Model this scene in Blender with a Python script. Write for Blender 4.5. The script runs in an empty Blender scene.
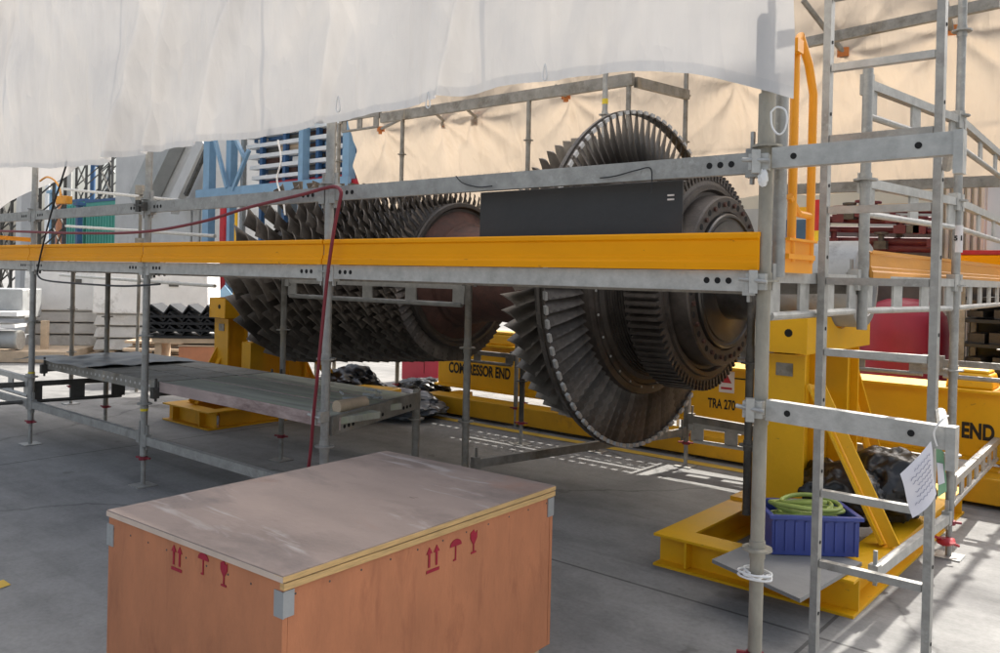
import bpy, bmesh, math, random
from mathutils import Vector, Matrix, noise
rnd = random.Random(7)
R = math.radians
scene = bpy.context.scene
col = scene.collection

# ------------------------------------------------------------------ camera
EYE = Vector((0, 0, 1.6))
YAW, PITCH, ROLL, FPX = R(40), R(.38), R(1.29), 830.0
fwd = Vector((-math.sin(YAW), math.cos(YAW), 0)); rt = Vector((math.cos(YAW), math.sin(YAW), 0)); up = Vector((0, 0, 1))
f2 = fwd*math.cos(PITCH) - up*math.sin(PITCH); u2 = up*math.cos(PITCH) + fwd*math.sin(PITCH)
r3 = rt*math.cos(ROLL) + u2*math.sin(ROLL); u3 = u2*math.cos(ROLL) - rt*math.sin(ROLL)
cam = bpy.data.cameras.new('camera'); co = bpy.data.objects.new('camera', cam); col.objects.link(co)
m = Matrix((r3, u3, -f2)).transposed().to_4x4(); m.translation = EYE; co.matrix_world = m
cam.sensor_fit = 'HORIZONTAL'; cam.sensor_width = 36; cam.lens = FPX/1000*36; cam.shift_y = -.045
cam.clip_start = .05; cam.clip_end = 2000
scene.camera = co

def ray(px, py):
    x = (px-500)/FPX; y = -(py-281.5)/FPX
    return f2 + r3*x + u3*y
def onY(px, py, Y): d = ray(px, py); return EYE + d*(Y/d.y)
def onX(px, py, X): d = ray(px, py); return EYE + d*(X/d.x)
def onZ(px, py, Z): d = ray(px, py); return EYE + d*((Z-1.6)/d.z)

# ------------------------------------------------------------------ materials
def nt(name):
    mt = bpy.data.materials.new(name); mt.use_nodes = True
    t = mt.node_tree
    return mt, t, t.nodes['Principled BSDF']
def M(name, c, rough=.6, metal=0., var=.25, scale=6., bump=.0, bscale=80., dirt=None, dscale=3., dth=.55, spec=.5, stretch=(1, 1, 1), rvar=.15):
    mt, t, p = nt(name); n = t.nodes; l = t.links
    tc = n.new('ShaderNodeTexCoord'); mp = n.new('ShaderNodeMapping'); mp.inputs['Scale'].default_value = stretch
    l.new(tc.outputs['Object'], mp.inputs['Vector'])
    a = n.new('ShaderNodeTexNoise'); a.inputs['Scale'].default_value = scale; a.inputs['Detail'].default_value = 7; a.inputs['Roughness'].default_value = .65
    l.new(mp.outputs[0], a.inputs['Vector'])
    r = n.new('ShaderNodeValToRGB'); e = r.color_ramp.elements
    e[0].position = .3; e[1].position = .7
    e[0].color = [*(max(0, x*(1-var)) for x in c), 1]; e[1].color = [*(min(1, x*(1+var)) for x in c), 1]
    l.new(a.outputs['Fac'], r.inputs[0]); out = r.outputs[0]
    if dirt:
        b = n.new('ShaderNodeTexNoise'); b.inputs['Scale'].default_value = dscale; b.inputs['Detail'].default_value = 9; b.inputs['Roughness'].default_value = .7
        l.new(mp.outputs[0], b.inputs['Vector'])
        r2 = n.new('ShaderNodeValToRGB'); r2.color_ramp.elements[0].position = dth; r2.color_ramp.elements[1].position = min(1, dth+.16)
        l.new(b.outputs['Fac'], r2.inputs[0])
        mx = n.new('ShaderNodeMix'); mx.data_type = 'RGBA'; l.new(r2.outputs[0], mx.inputs[0]); l.new(out, mx.inputs[6]); mx.inputs[7].default_value = [*dirt, 1]
        out = mx.outputs[2]
    l.new(out, p.inputs['Base Color'])
    p.inputs['Metallic'].default_value = metal; p.inputs['Specular IOR Level'].default_value = spec
    mr = n.new('ShaderNodeMapRange'); mr.inputs[3].default_value = max(.05, rough-rvar); mr.inputs[4].default_value = min(1, rough+rvar)
    l.new(a.outputs['Fac'], mr.inputs[0]); l.new(mr.outputs[0], p.inputs['Roughness'])
    if bump:
        c2 = n.new('ShaderNodeTexNoise'); c2.inputs['Scale'].default_value = bscale; c2.inputs['Detail'].default_value = 6
        l.new(mp.outputs[0], c2.inputs['Vector'])
        bp = n.new('ShaderNodeBump'); bp.inputs['Strength'].default_value = bump; bp.inputs['Distance'].default_value = .02
        l.new(c2.outputs['Fac'], bp.inputs['Height']); l.new(bp.outputs[0], p.inputs['Normal'])
    return mt
def tarp_mat(name, c, trans, tcol, bump=.35):
    mt, t, p = nt(name); n = t.nodes; l = t.links
    tc = n.new('ShaderNodeTexCoord')
    def noise_(s, st, d=6):
        mp = n.new('ShaderNodeMapping'); mp.inputs['Scale'].default_value = st; l.new(tc.outputs['Object'], mp.inputs['Vector'])
        a = n.new('ShaderNodeTexNoise'); a.inputs['Scale'].default_value = s; a.inputs['Detail'].default_value = d; a.inputs['Roughness'].default_value = .55
        l.new(mp.outputs[0], a.inputs['Vector']); return a
    a = noise_(1.3, (1, 1, .7))
    def ramp(c):
        r = n.new('ShaderNodeValToRGB'); r.color_ramp.elements[0].position = .3; r.color_ramp.elements[1].position = .72
        r.color_ramp.elements[0].color = [*(x*.9 for x in c), 1]; r.color_ramp.elements[1].color = [*(min(1, x*1.05) for x in c), 1]
        l.new(a.outputs['Fac'], r.inputs[0]); return r
    p.inputs['Roughness'].default_value = .34; p.inputs['Specular IOR Level'].default_value = .5
    l.new(ramp(c).outputs[0], p.inputs['Base Color'])
    tr = n.new('ShaderNodeBsdfTranslucent'); l.new(ramp(tcol).outputs[0], tr.inputs['Color'])
    def ridge(a):
        sb = n.new('ShaderNodeMath'); sb.operation = 'SUBTRACT'; sb.inputs[1].default_value = .5; l.new(a.outputs['Fac'], sb.inputs[0])
        ab = n.new('ShaderNodeMath'); ab.operation = 'ABSOLUTE'; l.new(sb.outputs[0], ab.inputs[0]); return ab
    w = ridge(noise_(1.6, (2.4, 1, .45), 2.5)); w2 = ridge(noise_(3.1, (1.2, 1, .8), 2)); w3 = noise_(9, (1.6, 1, .5), 3); w4 = ridge(noise_(4.5, (3.2, 1, .22), 3))
    ad0 = n.new('ShaderNodeMath'); ad0.operation = 'MULTIPLY_ADD'; ad0.inputs[1].default_value = .45; l.new(w2.outputs[0], ad0.inputs[0]); l.new(w.outputs[0], ad0.inputs[2])
    ad = n.new('ShaderNodeMath'); ad.operation = 'MULTIPLY_ADD'; ad.inputs[1].default_value = .09; l.new(w3.outputs['Fac'], ad.inputs[0]); l.new(ad0.outputs[0], ad.inputs[2])
    ad4 = n.new('ShaderNodeMath'); ad4.operation = 'MULTIPLY_ADD'; ad4.inputs[1].default_value = .09; l.new(w4.outputs[0], ad4.inputs[0]); l.new(ad.outputs[0], ad4.inputs[2])
    bp = n.new('ShaderNodeBump'); bp.inputs['Strength'].default_value = bump; bp.inputs['Distance'].default_value = .35
    l.new(ad4.outputs[0], bp.inputs['Height']); l.new(bp.outputs[0], p.inputs['Normal']); l.new(bp.outputs[0], tr.inputs['Normal'])
    mx = n.new('ShaderNodeMixShader'); mx.inputs[0].default_value = trans
    l.new(p.outputs[0], mx.inputs[1]); l.new(tr.outputs[0], mx.inputs[2])
    l.new(mx.outputs[0], n['Material Output'].inputs['Surface'])
    return mt

galv = M('galvanised', (.335, .33, .31), .5, .35, .22, 14, .12, 60, (.20, .19, .17), 5, .56)
galv_old = M('galvanised_weathered', (.27, .255, .225), .6, .3, .3, 10, .2, 50, (.15, .13, .10), 4, .52)
galv_warm = M('galvanised_paint_smeared', (.33, .305, .25), .6, .25, .25, 10, .15, 50, (.42, .36, .10), 2.6, .64, stretch=(1, 1, .5))
galv_lt = M('galvanised_light', (.44, .435, .41), .45, .3, .2, 16, .1, 70, (.27, .26, .24), 5, .6)
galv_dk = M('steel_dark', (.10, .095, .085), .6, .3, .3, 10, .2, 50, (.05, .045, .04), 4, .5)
amber = M('amber_paint', (.90, .36, .0015), .5, 0, .08, 3, .06, 40, (.48, .18, .003), 2.4, .66, spec=.15, stretch=(.35, 1, 1))
amber_brown = M('amber_brown', (.62, .27, .04), .5, 0, .12, 4, .1, 40, (.40, .14, .05), 1.6, .58, stretch=(1, .4, 1))  # browner, less saturated amber for the end toe board
ylw = M('yellow_paint', (.80, .43, .004), .45, 0, .09, 2.5, .08, 30, (.42, .22, .02), 2.2, .64)
ylw_dull = M('yellow_paint_dull', (.70, .36, .006), .55, 0, .12, 3, .1, 30, (.30, .15, .02), 2.0, .58)
gate_y = M('orange_paint', (.85, .33, .005), .4, 0, .06, 5)
redp = M('red_paint', (.45, .02, .03), .5, 0, .2, 6, .05, 30)
darkred = M('dark_red_rubber', (.20, .018, .028), .55, 0, .2, 12)
black_rub = M('black_rubber', (.012, .012, .013), .5, 0, .3, 8)
black_hole = M('hole_shadow', (.01, .01, .01), .9, 0, .1)
board_m = M('black_sheet', (.030, .031, .033), .55, 0, .25, 3, .12, 20, (.05, .05, .05), 2.2, .6)
rot_m = M('rotor_steel', (.085, .073, .064), .48, .4, .35, 8, .18, 60, (.045, .037, .033), 5, .52)
rot_dk = M('rotor_dark', (.055, .048, .043), .52, .35, .35, 9, .2, 60, (.04, .035, .032), 5, .52)
rot_plate = M('rotor_plate', (.115, .11, .105), .36, .75, .2, 5, .06, 40, (.06, .055, .05), 3, .55)
blade_m = M('blade_steel', (.12, .107, .095), .46, .4, .3, 9, .12, 60, (.065, .055, .046), 6, .54)
blade_c = M('compressor_blade', (.12, .105, .09), .46, .4, .3, 7, .12, 60, (.075, .058, .046), 5, .52)
shroud_m = M('bright_shroud', (.46, .46, .45), .5, .2, .2, 20)
blade_lit = M('blade_steel_lit', (.25, .228, .20), .5, .35, .25, 9, .12, 60, (.13, .11, .09), 6, .56)  # paler steel paints in the light falling on the first turbine row
def vary(mt, lo=.62, hi=1.45):
    t = mt.node_tree; n = t.nodes; l = t.links; p = n['Principled BSDF']; src = p.inputs['Base Color'].links[0].from_socket
    ge = n.new('ShaderNodeNewGeometry'); ob = n.new('ShaderNodeObjectInfo'); ad = n.new('ShaderNodeMath'); ad.operation = 'ADD'; l.new(ge.outputs['Random Per Island'], ad.inputs[0]); l.new(ob.outputs['Random'], ad.inputs[1])
    fr = n.new('ShaderNodeMath'); fr.operation = 'FRACT'; l.new(ad.outputs[0], fr.inputs[0])
    mr = n.new('ShaderNodeMapRange'); mr.inputs[3].default_value = lo; mr.inputs[4].default_value = hi; l.new(fr.outputs[0], mr.inputs[0])
    vm = n.new('ShaderNodeVectorMath'); vm.operation = 'SCALE'; l.new(src, vm.inputs[0]); l.new(mr.outputs[0], vm.inputs['Scale']); l.new(vm.outputs[0], p.inputs['Base Color'])
vary(blade_m); vary(blade_c, .6, 1.5); vary(blade_lit, .7, 1.3)
rust = M('red_brown_scale', (.09, .042, .032), .7, .15, .35, 6, .2, 40, (.05, .03, .025), 4, .5)
ply_top = M('ply_weathered', (.34, .262, .222), .72, 0, .14, 2.6, .12, 40, (.23, .18, .155), 1.7, .5, stretch=(.8, 1.6, 1))
def overlay(mt, c, scale, stretch, rot, lo, hi, fac=1.):
    t = mt.node_tree; n = t.nodes; l = t.links; p = n['Principled BSDF']; src = p.inputs['Base Color'].links[0].from_socket
    tc = n.new('ShaderNodeTexCoord'); mp = n.new('ShaderNodeMapping'); mp.inputs['Scale'].default_value = stretch; mp.inputs['Rotation'].default_value = (0, 0, rot); l.new(tc.outputs['Object'], mp.inputs[0])
    a = n.new('ShaderNodeTexNoise'); a.inputs['Scale'].default_value = scale; a.inputs['Detail'].default_value = 8; a.inputs['Roughness'].default_value = .6; a.inputs['Distortion'].default_value = .5; l.new(mp.outputs[0], a.inputs[0])
    r = n.new('ShaderNodeMapRange'); r.inputs[1].default_value = lo; r.inputs[2].default_value = hi; r.inputs[4].default_value = fac; l.new(a.outputs['Fac'], r.inputs[0])
    mx = n.new('ShaderNodeMix'); mx.data_type = 'RGBA'; l.new(r.outputs[0], mx.inputs[0]); l.new(src, mx.inputs[6]); mx.inputs[7].default_value = [*c, 1]; l.new(mx.outputs[2], p.inputs['Base Color'])
overlay(ply_top, (.20, .165, .15), 2.2, (.7, 1.7, 1), .6, .54, .68, .8)
overlay(ply_top, (.50, .45, .42), 3.4, (.5, 2.6, 1), .75, .60, .70, .75)
overlay(ply_top, (.13, .09, .075), 9., (.6, 1.6, 1), -.3, .69, .76, .7)
overlay(ply_top, (.40, .20, .13), 1.6, (1, 1, 1), 0, .58, .72, .6)
ply_side = M('ply_side', (.53, .205, .095), .7, 0, .14, 5, .1, 60, (.42, .155, .07), 3.5, .58, stretch=(1.4, 1.4, .6))
ply_edge = M('ply_edge', (.62, .40, .17), .75, 0, .25, 10, .1, 60, stretch=(1, 1, 14))
pale_strip = M('pale_edge', (.66, .52, .42), .7, 0, .12, 8)
mark_red = M('stencil_red', (.36, .012, .035), .7, 0, .12, 30)
mark_blk = M('stencil_black', (.02, .018, .015), .7, 0, .1)
plank_g = M('plank_green_grey', (.36, .36, .30), .85, 0, .35, 5, .25, 60, (.28, .36, .20), 2.5, .54, stretch=(.25, 3, 1))
plank_e = M('plank_edge', (.44, .34, .31), .8, 0, .3, 4, .2, 50, (.16, .10, .09), 3, .5, stretch=(.3, 1, 1))
plastic_gr = M('grey_plastic_sheet', (.13, .14, .15), .35, 0, .25, 4, .1, 10)
bag_m = M('black_bag', (.012, .012, .013), .32, 0, .2, 4)
blue_pl = M('blue_plastic', (.05, .075, .30), .4, 0, .12, 5)
hose_g = M('green_yellow_hose', (.34, .42, .10), .45, 0, .25, 8)
overlay(ply_side, (.30, .10, .05), 16., (1, 1, .25), 0, .55, .75, .5)
overlay(ylw, (.36, .20, .03), 26., (1, 1, 1), 0, .66, .72, .6); overlay(amber, (.36, .15, .02), 30., (.5, 1, 1), 0, .67, .73, .6)
overlay(galv, (.52, .52, .50), 22., (1, 1, 1), 0, .60, .66, .35); overlay(galv_old, (.33, .27, .19), 9., (1, 1, .4), 0, .58, .7, .7)
paper = M('paper', (.78, .74, .76), .8, 0, .04, 5)
paper_g = M('green_print', (.25, .45, .27), .8, 0, .1, 5)
white_m = M('white_plastic', (.80, .79, .77), .5, 0, .06, 5)
white_c = M('white_casing', (.74, .73, .71), .6, 0, .12, 1.5, .1, 20, (.34, .32, .29), 1.6, .56)
white_rib = M('ribbed_casing', (.52, .50, .47), .7, 0, .2, 2, .2, 20, (.38, .35, .31), 2.2, .52)
grey_mach = M('machine_grey', (.36, .37, .37), .5, .2, .2, 3, .1, 30, (.2, .2, .19), 3, .58)
blue_st = M('blue_steel', (.23, .38, .52), .5, 0, .12, 3, .05, 20, (.17, .27, .37), 2, .62)
blue_dk = M('blue_dark', (.04, .11, .24), .5, 0, .2, 3)
green_c = M('green_container', (.08, .36, .28), .5, 0, .15, 2)
conc = M('grey_concrete', (.60, .585, .56), .85, 0, .10, 1.2, .2, 20, (.45, .435, .41), .8, .55)
duct_m = M('duct_grey', (.42, .425, .41), .7, .1, .15, 1, .1, 10)
maroon = M('crimson_tank', (.26, .012, .035), .5, 0, .14, 2.5, .05, 12)
red_pipe = M('crimson_pipe', (.12, .02, .028), .5, 0, .3, 6)
orange_w = M('orange_ply', (.55, .23, .12), .7, 0, .12, 5, .1, 40)
timber = M('pale_timber', (.52, .40, .28), .8, 0, .2, 4, .2, 40, stretch=(.4, 2, 2))
foil = M('silver_sheet', (.62, .64, .66), .3, .55, .15, 4, .5, 9)
black_rack = M('black_rack', (.018, .02, .024), .45, .2, .3, 6)
cream_w = M('cream_wall', (.60, .56, .46), .8, 0, .08, 1)
pale_w = M('pale_wall', (.50, .49, .47), .8, 0, .1, .8)
sign_m = M('sign_white', (.75, .70, .68), .5, 0, .06, 9)
green_l = M('green_label', (.03, .20, .09), .5, 0, .06, 9)
ylw_tape = M('yellow_tape', (.72, .55, .03), .5, 0, .1, 9)
orange_clip = M('orange_clip', (.55, .17, .03), .6, 0, .2, 9)
red_col = M('red_collar', (.24, .025, .04), .5, 0, .2, 9)
front_tarp = tarp_mat('white_tarpaulin', (.80, .79, .785), .40, (.37, .35, .33), .17)
seam_tarp = tarp_mat('tarpaulin_seam', (.76, .75, .74), .36, (.30, .29, .285), .25)
back_tarp = tarp_mat('cream_tarpaulin', (.58, .50, .40), .5, (.335, .275, .215), .26)

# ------------------------------------------------------------------ mesh builder
class MB:
    def __init__(s): s.v = []; s.f = []; s.mi = []; s.cur = 0
    def add(s, vs, fs):
        o = len(s.v); s.v += [Vector(x) for x in vs]
        for f in fs: s.f.append([o+i for i in f]); s.mi.append(s.cur)
        return s
    def box(s, c, d, rz=0., taper=1.):
        x, y, z = (k/2 for k in d); c = Vector(c); q = Matrix.Rotation(rz, 3, 'Z')
        vs = [c + q @ Vector((sx*x*(taper if sz > 0 else 1), sy*y*(taper if sz > 0 else 1), sz*z)) for sz in (-1, 1) for sx, sy in ((-1, -1), (1, -1), (1, 1), (-1, 1))]
        return s.add(vs, [(3, 2, 1, 0), (4, 5, 6, 7), (0, 1, 5, 4), (1, 2, 6, 5), (2, 3, 7, 6), (3, 0, 4, 7)])
    def bar(s, a, b, w, h, upv=(0, 0, 1)):
        a = Vector(a); b = Vector(b); d = (b-a).normalized(); u = Vector(upv)
        if abs(d.dot(u)) > .98: u = Vector((0, 1, 0))
        sd = d.cross(u).normalized()*w/2; u = sd.cross(d).normalized()*h/2
        vs = [p + x*sd + y*u for p in (a, b) for x, y in ((-1, -1), (1, -1), (1, 1), (-1, 1))]
        return s.add(vs, [(0, 1, 2, 3), (7, 6, 5, 4), (0, 4, 5, 1), (1, 5, 6, 2), (2, 6, 7, 3), (3, 7, 4, 0)])
    def tube(s, pts, r, n=10, cap=True):
        pts = [Vector(p) for p in pts]; o = len(s.v); prev = None
        rs = r if isinstance(r, (list, tuple)) else [r]*len(pts)
        for i, p in enumerate(pts):
            d = (pts[min(i+1, len(pts)-1)] - pts[max(i-1, 0)]).normalized()
            if prev is None: u = d.orthogonal().normalized()
            else:
                u = prev - d*prev.dot(d)
                u = u.normalized() if u.length > 1e-6 else d.orthogonal().normalized()
            prev = u; w = d.cross(u)
            for k in range(n):
                a = 2*math.pi*k/n; s.v.append(p + (u*math.cos(a)+w*math.sin(a))*rs[i])
        for i in range(len(pts)-1):
            for k in range(n):
                k2 = (k+1) % n
                s.f.append([o+i*n+k, o+i*n+k2, o+(i+1)*n+k2, o+(i+1)*n+k]); s.mi.append(s.cur)
        if cap:
            s.f.append([o+k for k in reversed(range(n))]); s.mi.append(s.cur)
            s.f.append([o+(len(pts)-1)*n+k for k in range(n)]); s.mi.append(s.cur)
        return s
    def lathe(s, prof, c, axis='X', n=64):
        # prof: (axial, radius) pairs
        o = len(s.v); c = Vector(c)
        for a_, r in prof:
            for k in range(n):
                t = 2*math.pi*k/n; cs, sn = math.cos(t)*r, math.sin(t)*r
                s.v.append(c + (Vector((a_, cs, sn)) if axis == 'X' else Vector((cs, sn, a_)) if axis == 'Z' else Vector((sn, a_, cs))))
        for i in range(len(prof)-1):
            for k in range(n):
                k2 = (k+1) % n
                s.f.append([o+i*n+k, o+(i+1)*n+k, o+(i+1)*n+k2, o+i*n+k2]); s.mi.append(s.cur)
        for i, rev in ((0, False), (len(prof)-1, True)):
            if prof[i][1] > 1e-4:
                q = [o+i*n+k for k in range(n)]
                s.f.append(q[::-1] if rev else q); s.mi.append(s.cur)
        return s
    def prism(s, poly, o, ax, ay, dep):
        o = Vector(o); ax = Vector(ax); ay = Vector(ay); nz = ax.cross(ay).normalized()*dep; n = len(poly)
        vs = [o+ax*x+ay*y for x, y in poly] + [o+ax*x+ay*y+nz for x, y in poly]
        return s.add(vs, [tuple(range(n))[::-1], tuple(range(n, 2*n))] + [(i, (i+1) % n, n+(i+1) % n, n+i) for i in range(n)])
    def disc(s, c, nrm, r, h, n=12):
        c = Vector(c); nv = Vector(nrm).normalized()
        return s.tube([c, c+nv*h], r, n)
    def blob(s, c, rad, amp=.2, fr=2., seed=0, sub=4, ridge=True, flat=None):
        bm = bmesh.new(); bmesh.ops.create_icosphere(bm, subdivisions=sub, radius=1)
        c = Vector(c); off = Vector((seed*7.3, seed*3.1, seed*1.7)); vs = []
        for v in bm.verts:
            k = noise.noise(v.co*fr+off)
            if ridge: k = .6*k + .7*(.35-abs(noise.noise(v.co*fr*2.1+off*2)))+.35*(.3-abs(noise.noise(v.co*fr*4.7+off)))
            p = v.co*(1+amp*k)
            q = Vector((p.x*rad[0], p.y*rad[1], p.z*rad[2]))
            if flat is not None: q.z = max(q.z, flat)
            vs.append(c+q)
        bm.verts.index_update(); s.add(vs, [tuple(v.index for v in f.verts) for f in bm.faces]); bm.free(); return s
    def grid(s, fn, nu, nv):
        vs = [fn(i/nu, j/nv) for j in range(nv+1) for i in range(nu+1)]
        return s.add(vs, [(j*(nu+1)+i, j*(nu+1)+i+1, (j+1)*(nu+1)+i+1, (j+1)*(nu+1)+i) for j in range(nv) for i in range(nu)])
    def build(s, name, mats, parent=None, smooth=True, ang=35, bevel=0):
        me = bpy.data.meshes.new(name)
        base = wloc(parent) if parent else Vector((0, 0, 0))
        if parent is None and s.v:
            base = Vector((sum(v.x for v in s.v)/len(s.v), sum(v.y for v in s.v)/len(s.v), min(v.z for v in s.v)))
        me.from_pydata([tuple(v-base) for v in s.v], [], s.f)
        if not isinstance(mats, (list, tuple)): mats = [mats]
        for q in mats: me.materials.append(q)
        me.polygons.foreach_set('material_index', s.mi)
        if smooth:
            me.polygons.foreach_set('use_smooth', [True]*len(me.polygons)); me.set_sharp_from_angle(angle=R(ang))
        me.update()
        o = bpy.data.objects.new(name, me); col.objects.link(o)
        if parent: o.parent = parent; WL[o.name] = base
        else: o.location = base; WL[o.name] = base
        if bevel:
            b = o.modifiers.new('bevel', 'BEVEL'); b.width = bevel; b.segments = 2; b.limit_method = 'ANGLE'; b.angle_limit = R(40)
        return o
WL = {}
def wloc(o): return WL[o.name]
def tag(o, label=None, cat=None, group=None, kind=None):
    if label: o['label'] = label
    if cat: o['category'] = cat
    if group: o['group'] = group
    if kind: o['kind'] = kind
    return o
def thing(name, loc, label, cat, group=None):
    o = bpy.data.objects.new(name, None); col.objects.link(o); o.location = loc; WL[o.name] = Vector(loc)
    o.empty_display_size = .2
    return tag(o, label, cat, group)
def smooth_path(pts, k=8):
    pts = [Vector(p) for p in pts]; out = []
    for i in range(len(pts)-1):
        p0, p1, p2, p3 = pts[max(i-1, 0)], pts[i], pts[i+1], pts[min(i+2, len(pts)-1)]
        for j in range(k):
            t = j/k
            out.append(.5*((2*p1)+(p2-p0)*t+(2*p0-5*p1+4*p2-p3)*t*t+(3*p1-p0-3*p2+p3)*t**3))
    out.append(pts[-1]); return out
def writing(name, txt, size, o, ax, ay, mat, parent, bold=.0, sx=1., dep=.002):
    cu = bpy.data.curves.new(name, 'FONT'); cu.body = txt; cu.size = size; cu.offset = bold; cu.extrude = 0; cu.align_x = 'LEFT'
    t = bpy.data.objects.new('tmp', cu); col.objects.link(t)
    dg = bpy.context.evaluated_depsgraph_get(); me = bpy.data.meshes.new_from_object(t.evaluated_get(dg))
    bpy.data.objects.remove(t); bpy.data.curves.remove(cu)
    ax = Vector(ax).normalized(); ay = Vector(ay).normalized(); base = wloc(parent); o = Vector(o)
    for v in me.vertices: v.co = o + ax*v.co.x*sx + ay*v.co.y - base
    me.materials.clear(); me.materials.append(mat); me.name = name
    ob = bpy.data.objects.new(name, me); col.objects.link(ob); ob.parent = parent; WL[ob.name] = base
    return ob

# ------------------------------------------------------------------ ground
def ground_mat():
    mt, t, p = nt('concrete_ground'); n = t.nodes; l = t.links
    tc = n.new('ShaderNodeTexCoord')
    def ns(s, d=8, st=(1, 1, 1)):
        mp = n.new('ShaderNodeMapping'); mp.inputs['Scale'].default_value = st; l.new(tc.outputs['Object'], mp.inputs['Vector'])
        a = n.new('ShaderNodeTexNoise'); a.inputs['Scale'].default_value = s; a.inputs['Detail'].default_value = d; a.inputs['Roughness'].default_value = .62; l.new(mp.outputs[0], a.inputs['Vector']); return a.outputs['Fac']
    def ramp(f, p0, c0, p1, c1):
        r = n.new('ShaderNodeValToRGB'); e = r.color_ramp.elements; e[0].position = p0; e[1].position = p1; e[0].color = [*c0, 1]; e[1].color = [*c1, 1]; l.new(f, r.inputs[0]); return r.outputs[0]
    def mul(a, b, f=1.):
        x = n.new('ShaderNodeMix'); x.data_type = 'RGBA'; x.blend_type = 'MULTIPLY'; x.inputs[0].default_value = f; l.new(a, x.inputs[6]); l.new(b, x.inputs[7]); return x.outputs[2]
    c = ramp(ns(.45), .3, (.235, .232, .226), .7, (.32, .315, .302))
    c = mul(c, ramp(ns(3.5, 9), .32, (.78, .78, .78), .6, (1, 1, 1)))
    c = mul(c, ramp(ns(1.1, 9, (.35, 1.6, 1)), .3, (.66, .66, .67), .52, (1, 1, 1)))
    c = mul(c, ramp(ns(40, 4), .3, (.85, .85, .85), .6, (1, 1, 1)))
    # slab joints every 6 m
    sp = n.new('ShaderNodeSeparateXYZ'); l.new(tc.outputs['Object'], sp.inputs[0])
    for ax, per, off in ((0, 6., 1.3), (1, 6., 2.2)):
        ad = n.new('ShaderNodeMath'); ad.operation = 'ADD'; ad.inputs[1].default_value = off+600; l.new(sp.outputs[ax], ad.inputs[0])
        md = n.new('ShaderNodeMath'); md.operation = 'MODULO'; md.inputs[1].default_value = per; l.new(ad.outputs[0], md.inputs[0])
        gt = n.new('ShaderNodeMath'); gt.operation = 'GREATER_THAN'; gt.inputs[1].default_value = .018; l.new(md.outputs[0], gt.inputs[0])
        c = mul(c, ramp(gt.outputs[0], 0, (.45, .45, .45), 1, (1, 1, 1)))
    def vor(s, thr):
        d = n.new('ShaderNodeTexNoise'); d.inputs['Scale'].default_value = 1.3; d.inputs['Detail'].default_value = 5; l.new(tc.outputs['Object'], d.inputs[0])
        va = n.new('ShaderNodeVectorMath'); va.operation = 'MULTIPLY_ADD'; va.inputs[1].default_value = (.9, .9, 0); l.new(d.outputs['Color'], va.inputs[0]); l.new(tc.outputs['Object'], va.inputs[2])
        v = n.new('ShaderNodeTexVoronoi'); v.feature = 'DISTANCE_TO_EDGE'; v.inputs['Scale'].default_value = s; l.new(va.outputs[0], v.inputs[0]); return v.outputs['Distance']
    c = mul(c, ramp(vor(.23, 0), .0015, (.5, .5, .5), .005, (1, 1, 1)), .8)
    c = mul(c, ramp(ns(.9, 5), .64, (1, 1, 1), .70, (.52, .51, .50)), .8)
    c = mul(c, ramp(ns(2.6, 4), .68, (1, 1, 1), .72, (.6, .59, .57)), .7)
    c = mul(c, ramp(ns(.6, 6, (.12, 3.2, 1)), .56, (1, 1, 1), .68, (.74, .74, .74)), .8)
    l.new(c, p.inputs['Base Color']); p.inputs['Roughness'].default_value = .82; p.inputs['Specular IOR Level'].default_value = .3
    bp = n.new('ShaderNodeBump'); bp.inputs['Strength'].default_value = .15; bp.inputs['Distance'].default_value = .01; l.new(ns(60, 5), bp.inputs['Height']); l.new(bp.outputs[0], p.inputs['Normal'])
    return mt
g = MB().add([(-700, -700, 0), (700, -700, 0), (700, 700, 0), (-700, 700, 0)], [(0, 1, 2, 3)]).build('ground', ground_mat()); tag(g, kind='structure')
line_y = M('floor_paint_yellow', (.62, .40, .05), .7, 0, .18, 5, .1, 50, (.38, .30, .16), 3, .56)
ln = MB()
ln.add([(-30, 6.62, .004), (-1.9, 6.62, .004), (-1.9, 6.74, .004), (-30, 6.74, .004)], [(0, 1, 2, 3)])
tag(ln.build('painted_line', line_y), kind='structure')
ln = MB(); ln.add([(-4.6, 1.62, .004), (-4.5, 1.62, .004), (-4.2, .2, .004), (-4.3, .2, .004)], [(3, 2, 1, 0)])
tag(ln.build('painted_line', line_y), kind='structure')

# ------------------------------------------------------------------ scaffold pieces
def standard(par, x, y, z0, z1, mat=galv, r=.02415, jack=True, ros=True, tape=None, lean=(0, 0)):
    b = MB(); zb = z0+.22 if jack else z0
    b.tube([(x, y, zb), (x+lean[0], y+lean[1], z1)], r, 14)
    if ros:
        z = .1
        while z < z1-.05:
            if z > zb+.05:
                k = (z-zb)/(z1-zb); cx, cy = x+lean[0]*k, y+lean[1]*k
                b.disc((cx, cy, z), (0, 0, 1), .056, .009, 10)
                b.tube([(cx, cy, z-.03), (cx, cy, z+.035)], r+.004, 12)
            z += .5
    o = b.build('standard', mat, par)
    if jack:
        j = MB(); j.tube([(x, y, z0+.008), (x, y, zb+.05)], .017, 10); j.box((x, y, z0+.004), (.15, .15, .008))
        j.build('base_jack', galv, o)
        q = MB(); q.disc((x, y, zb-.028), (0, 0, 1), .034, .024, 10)
        q.bar((x-.062, y-.02, zb-.014), (x+.062, y+.02, zb-.014), .016, .012); q.build('jack_nut', red_col, o)
    if tape:
        q = MB(); q.tube([(x+lean[0]*.3, y, tape), (x+lean[0]*.3, y, tape+.05)], r+.0025, 14); q.build('tape_band', ylw_tape, o)
    return o
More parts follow.
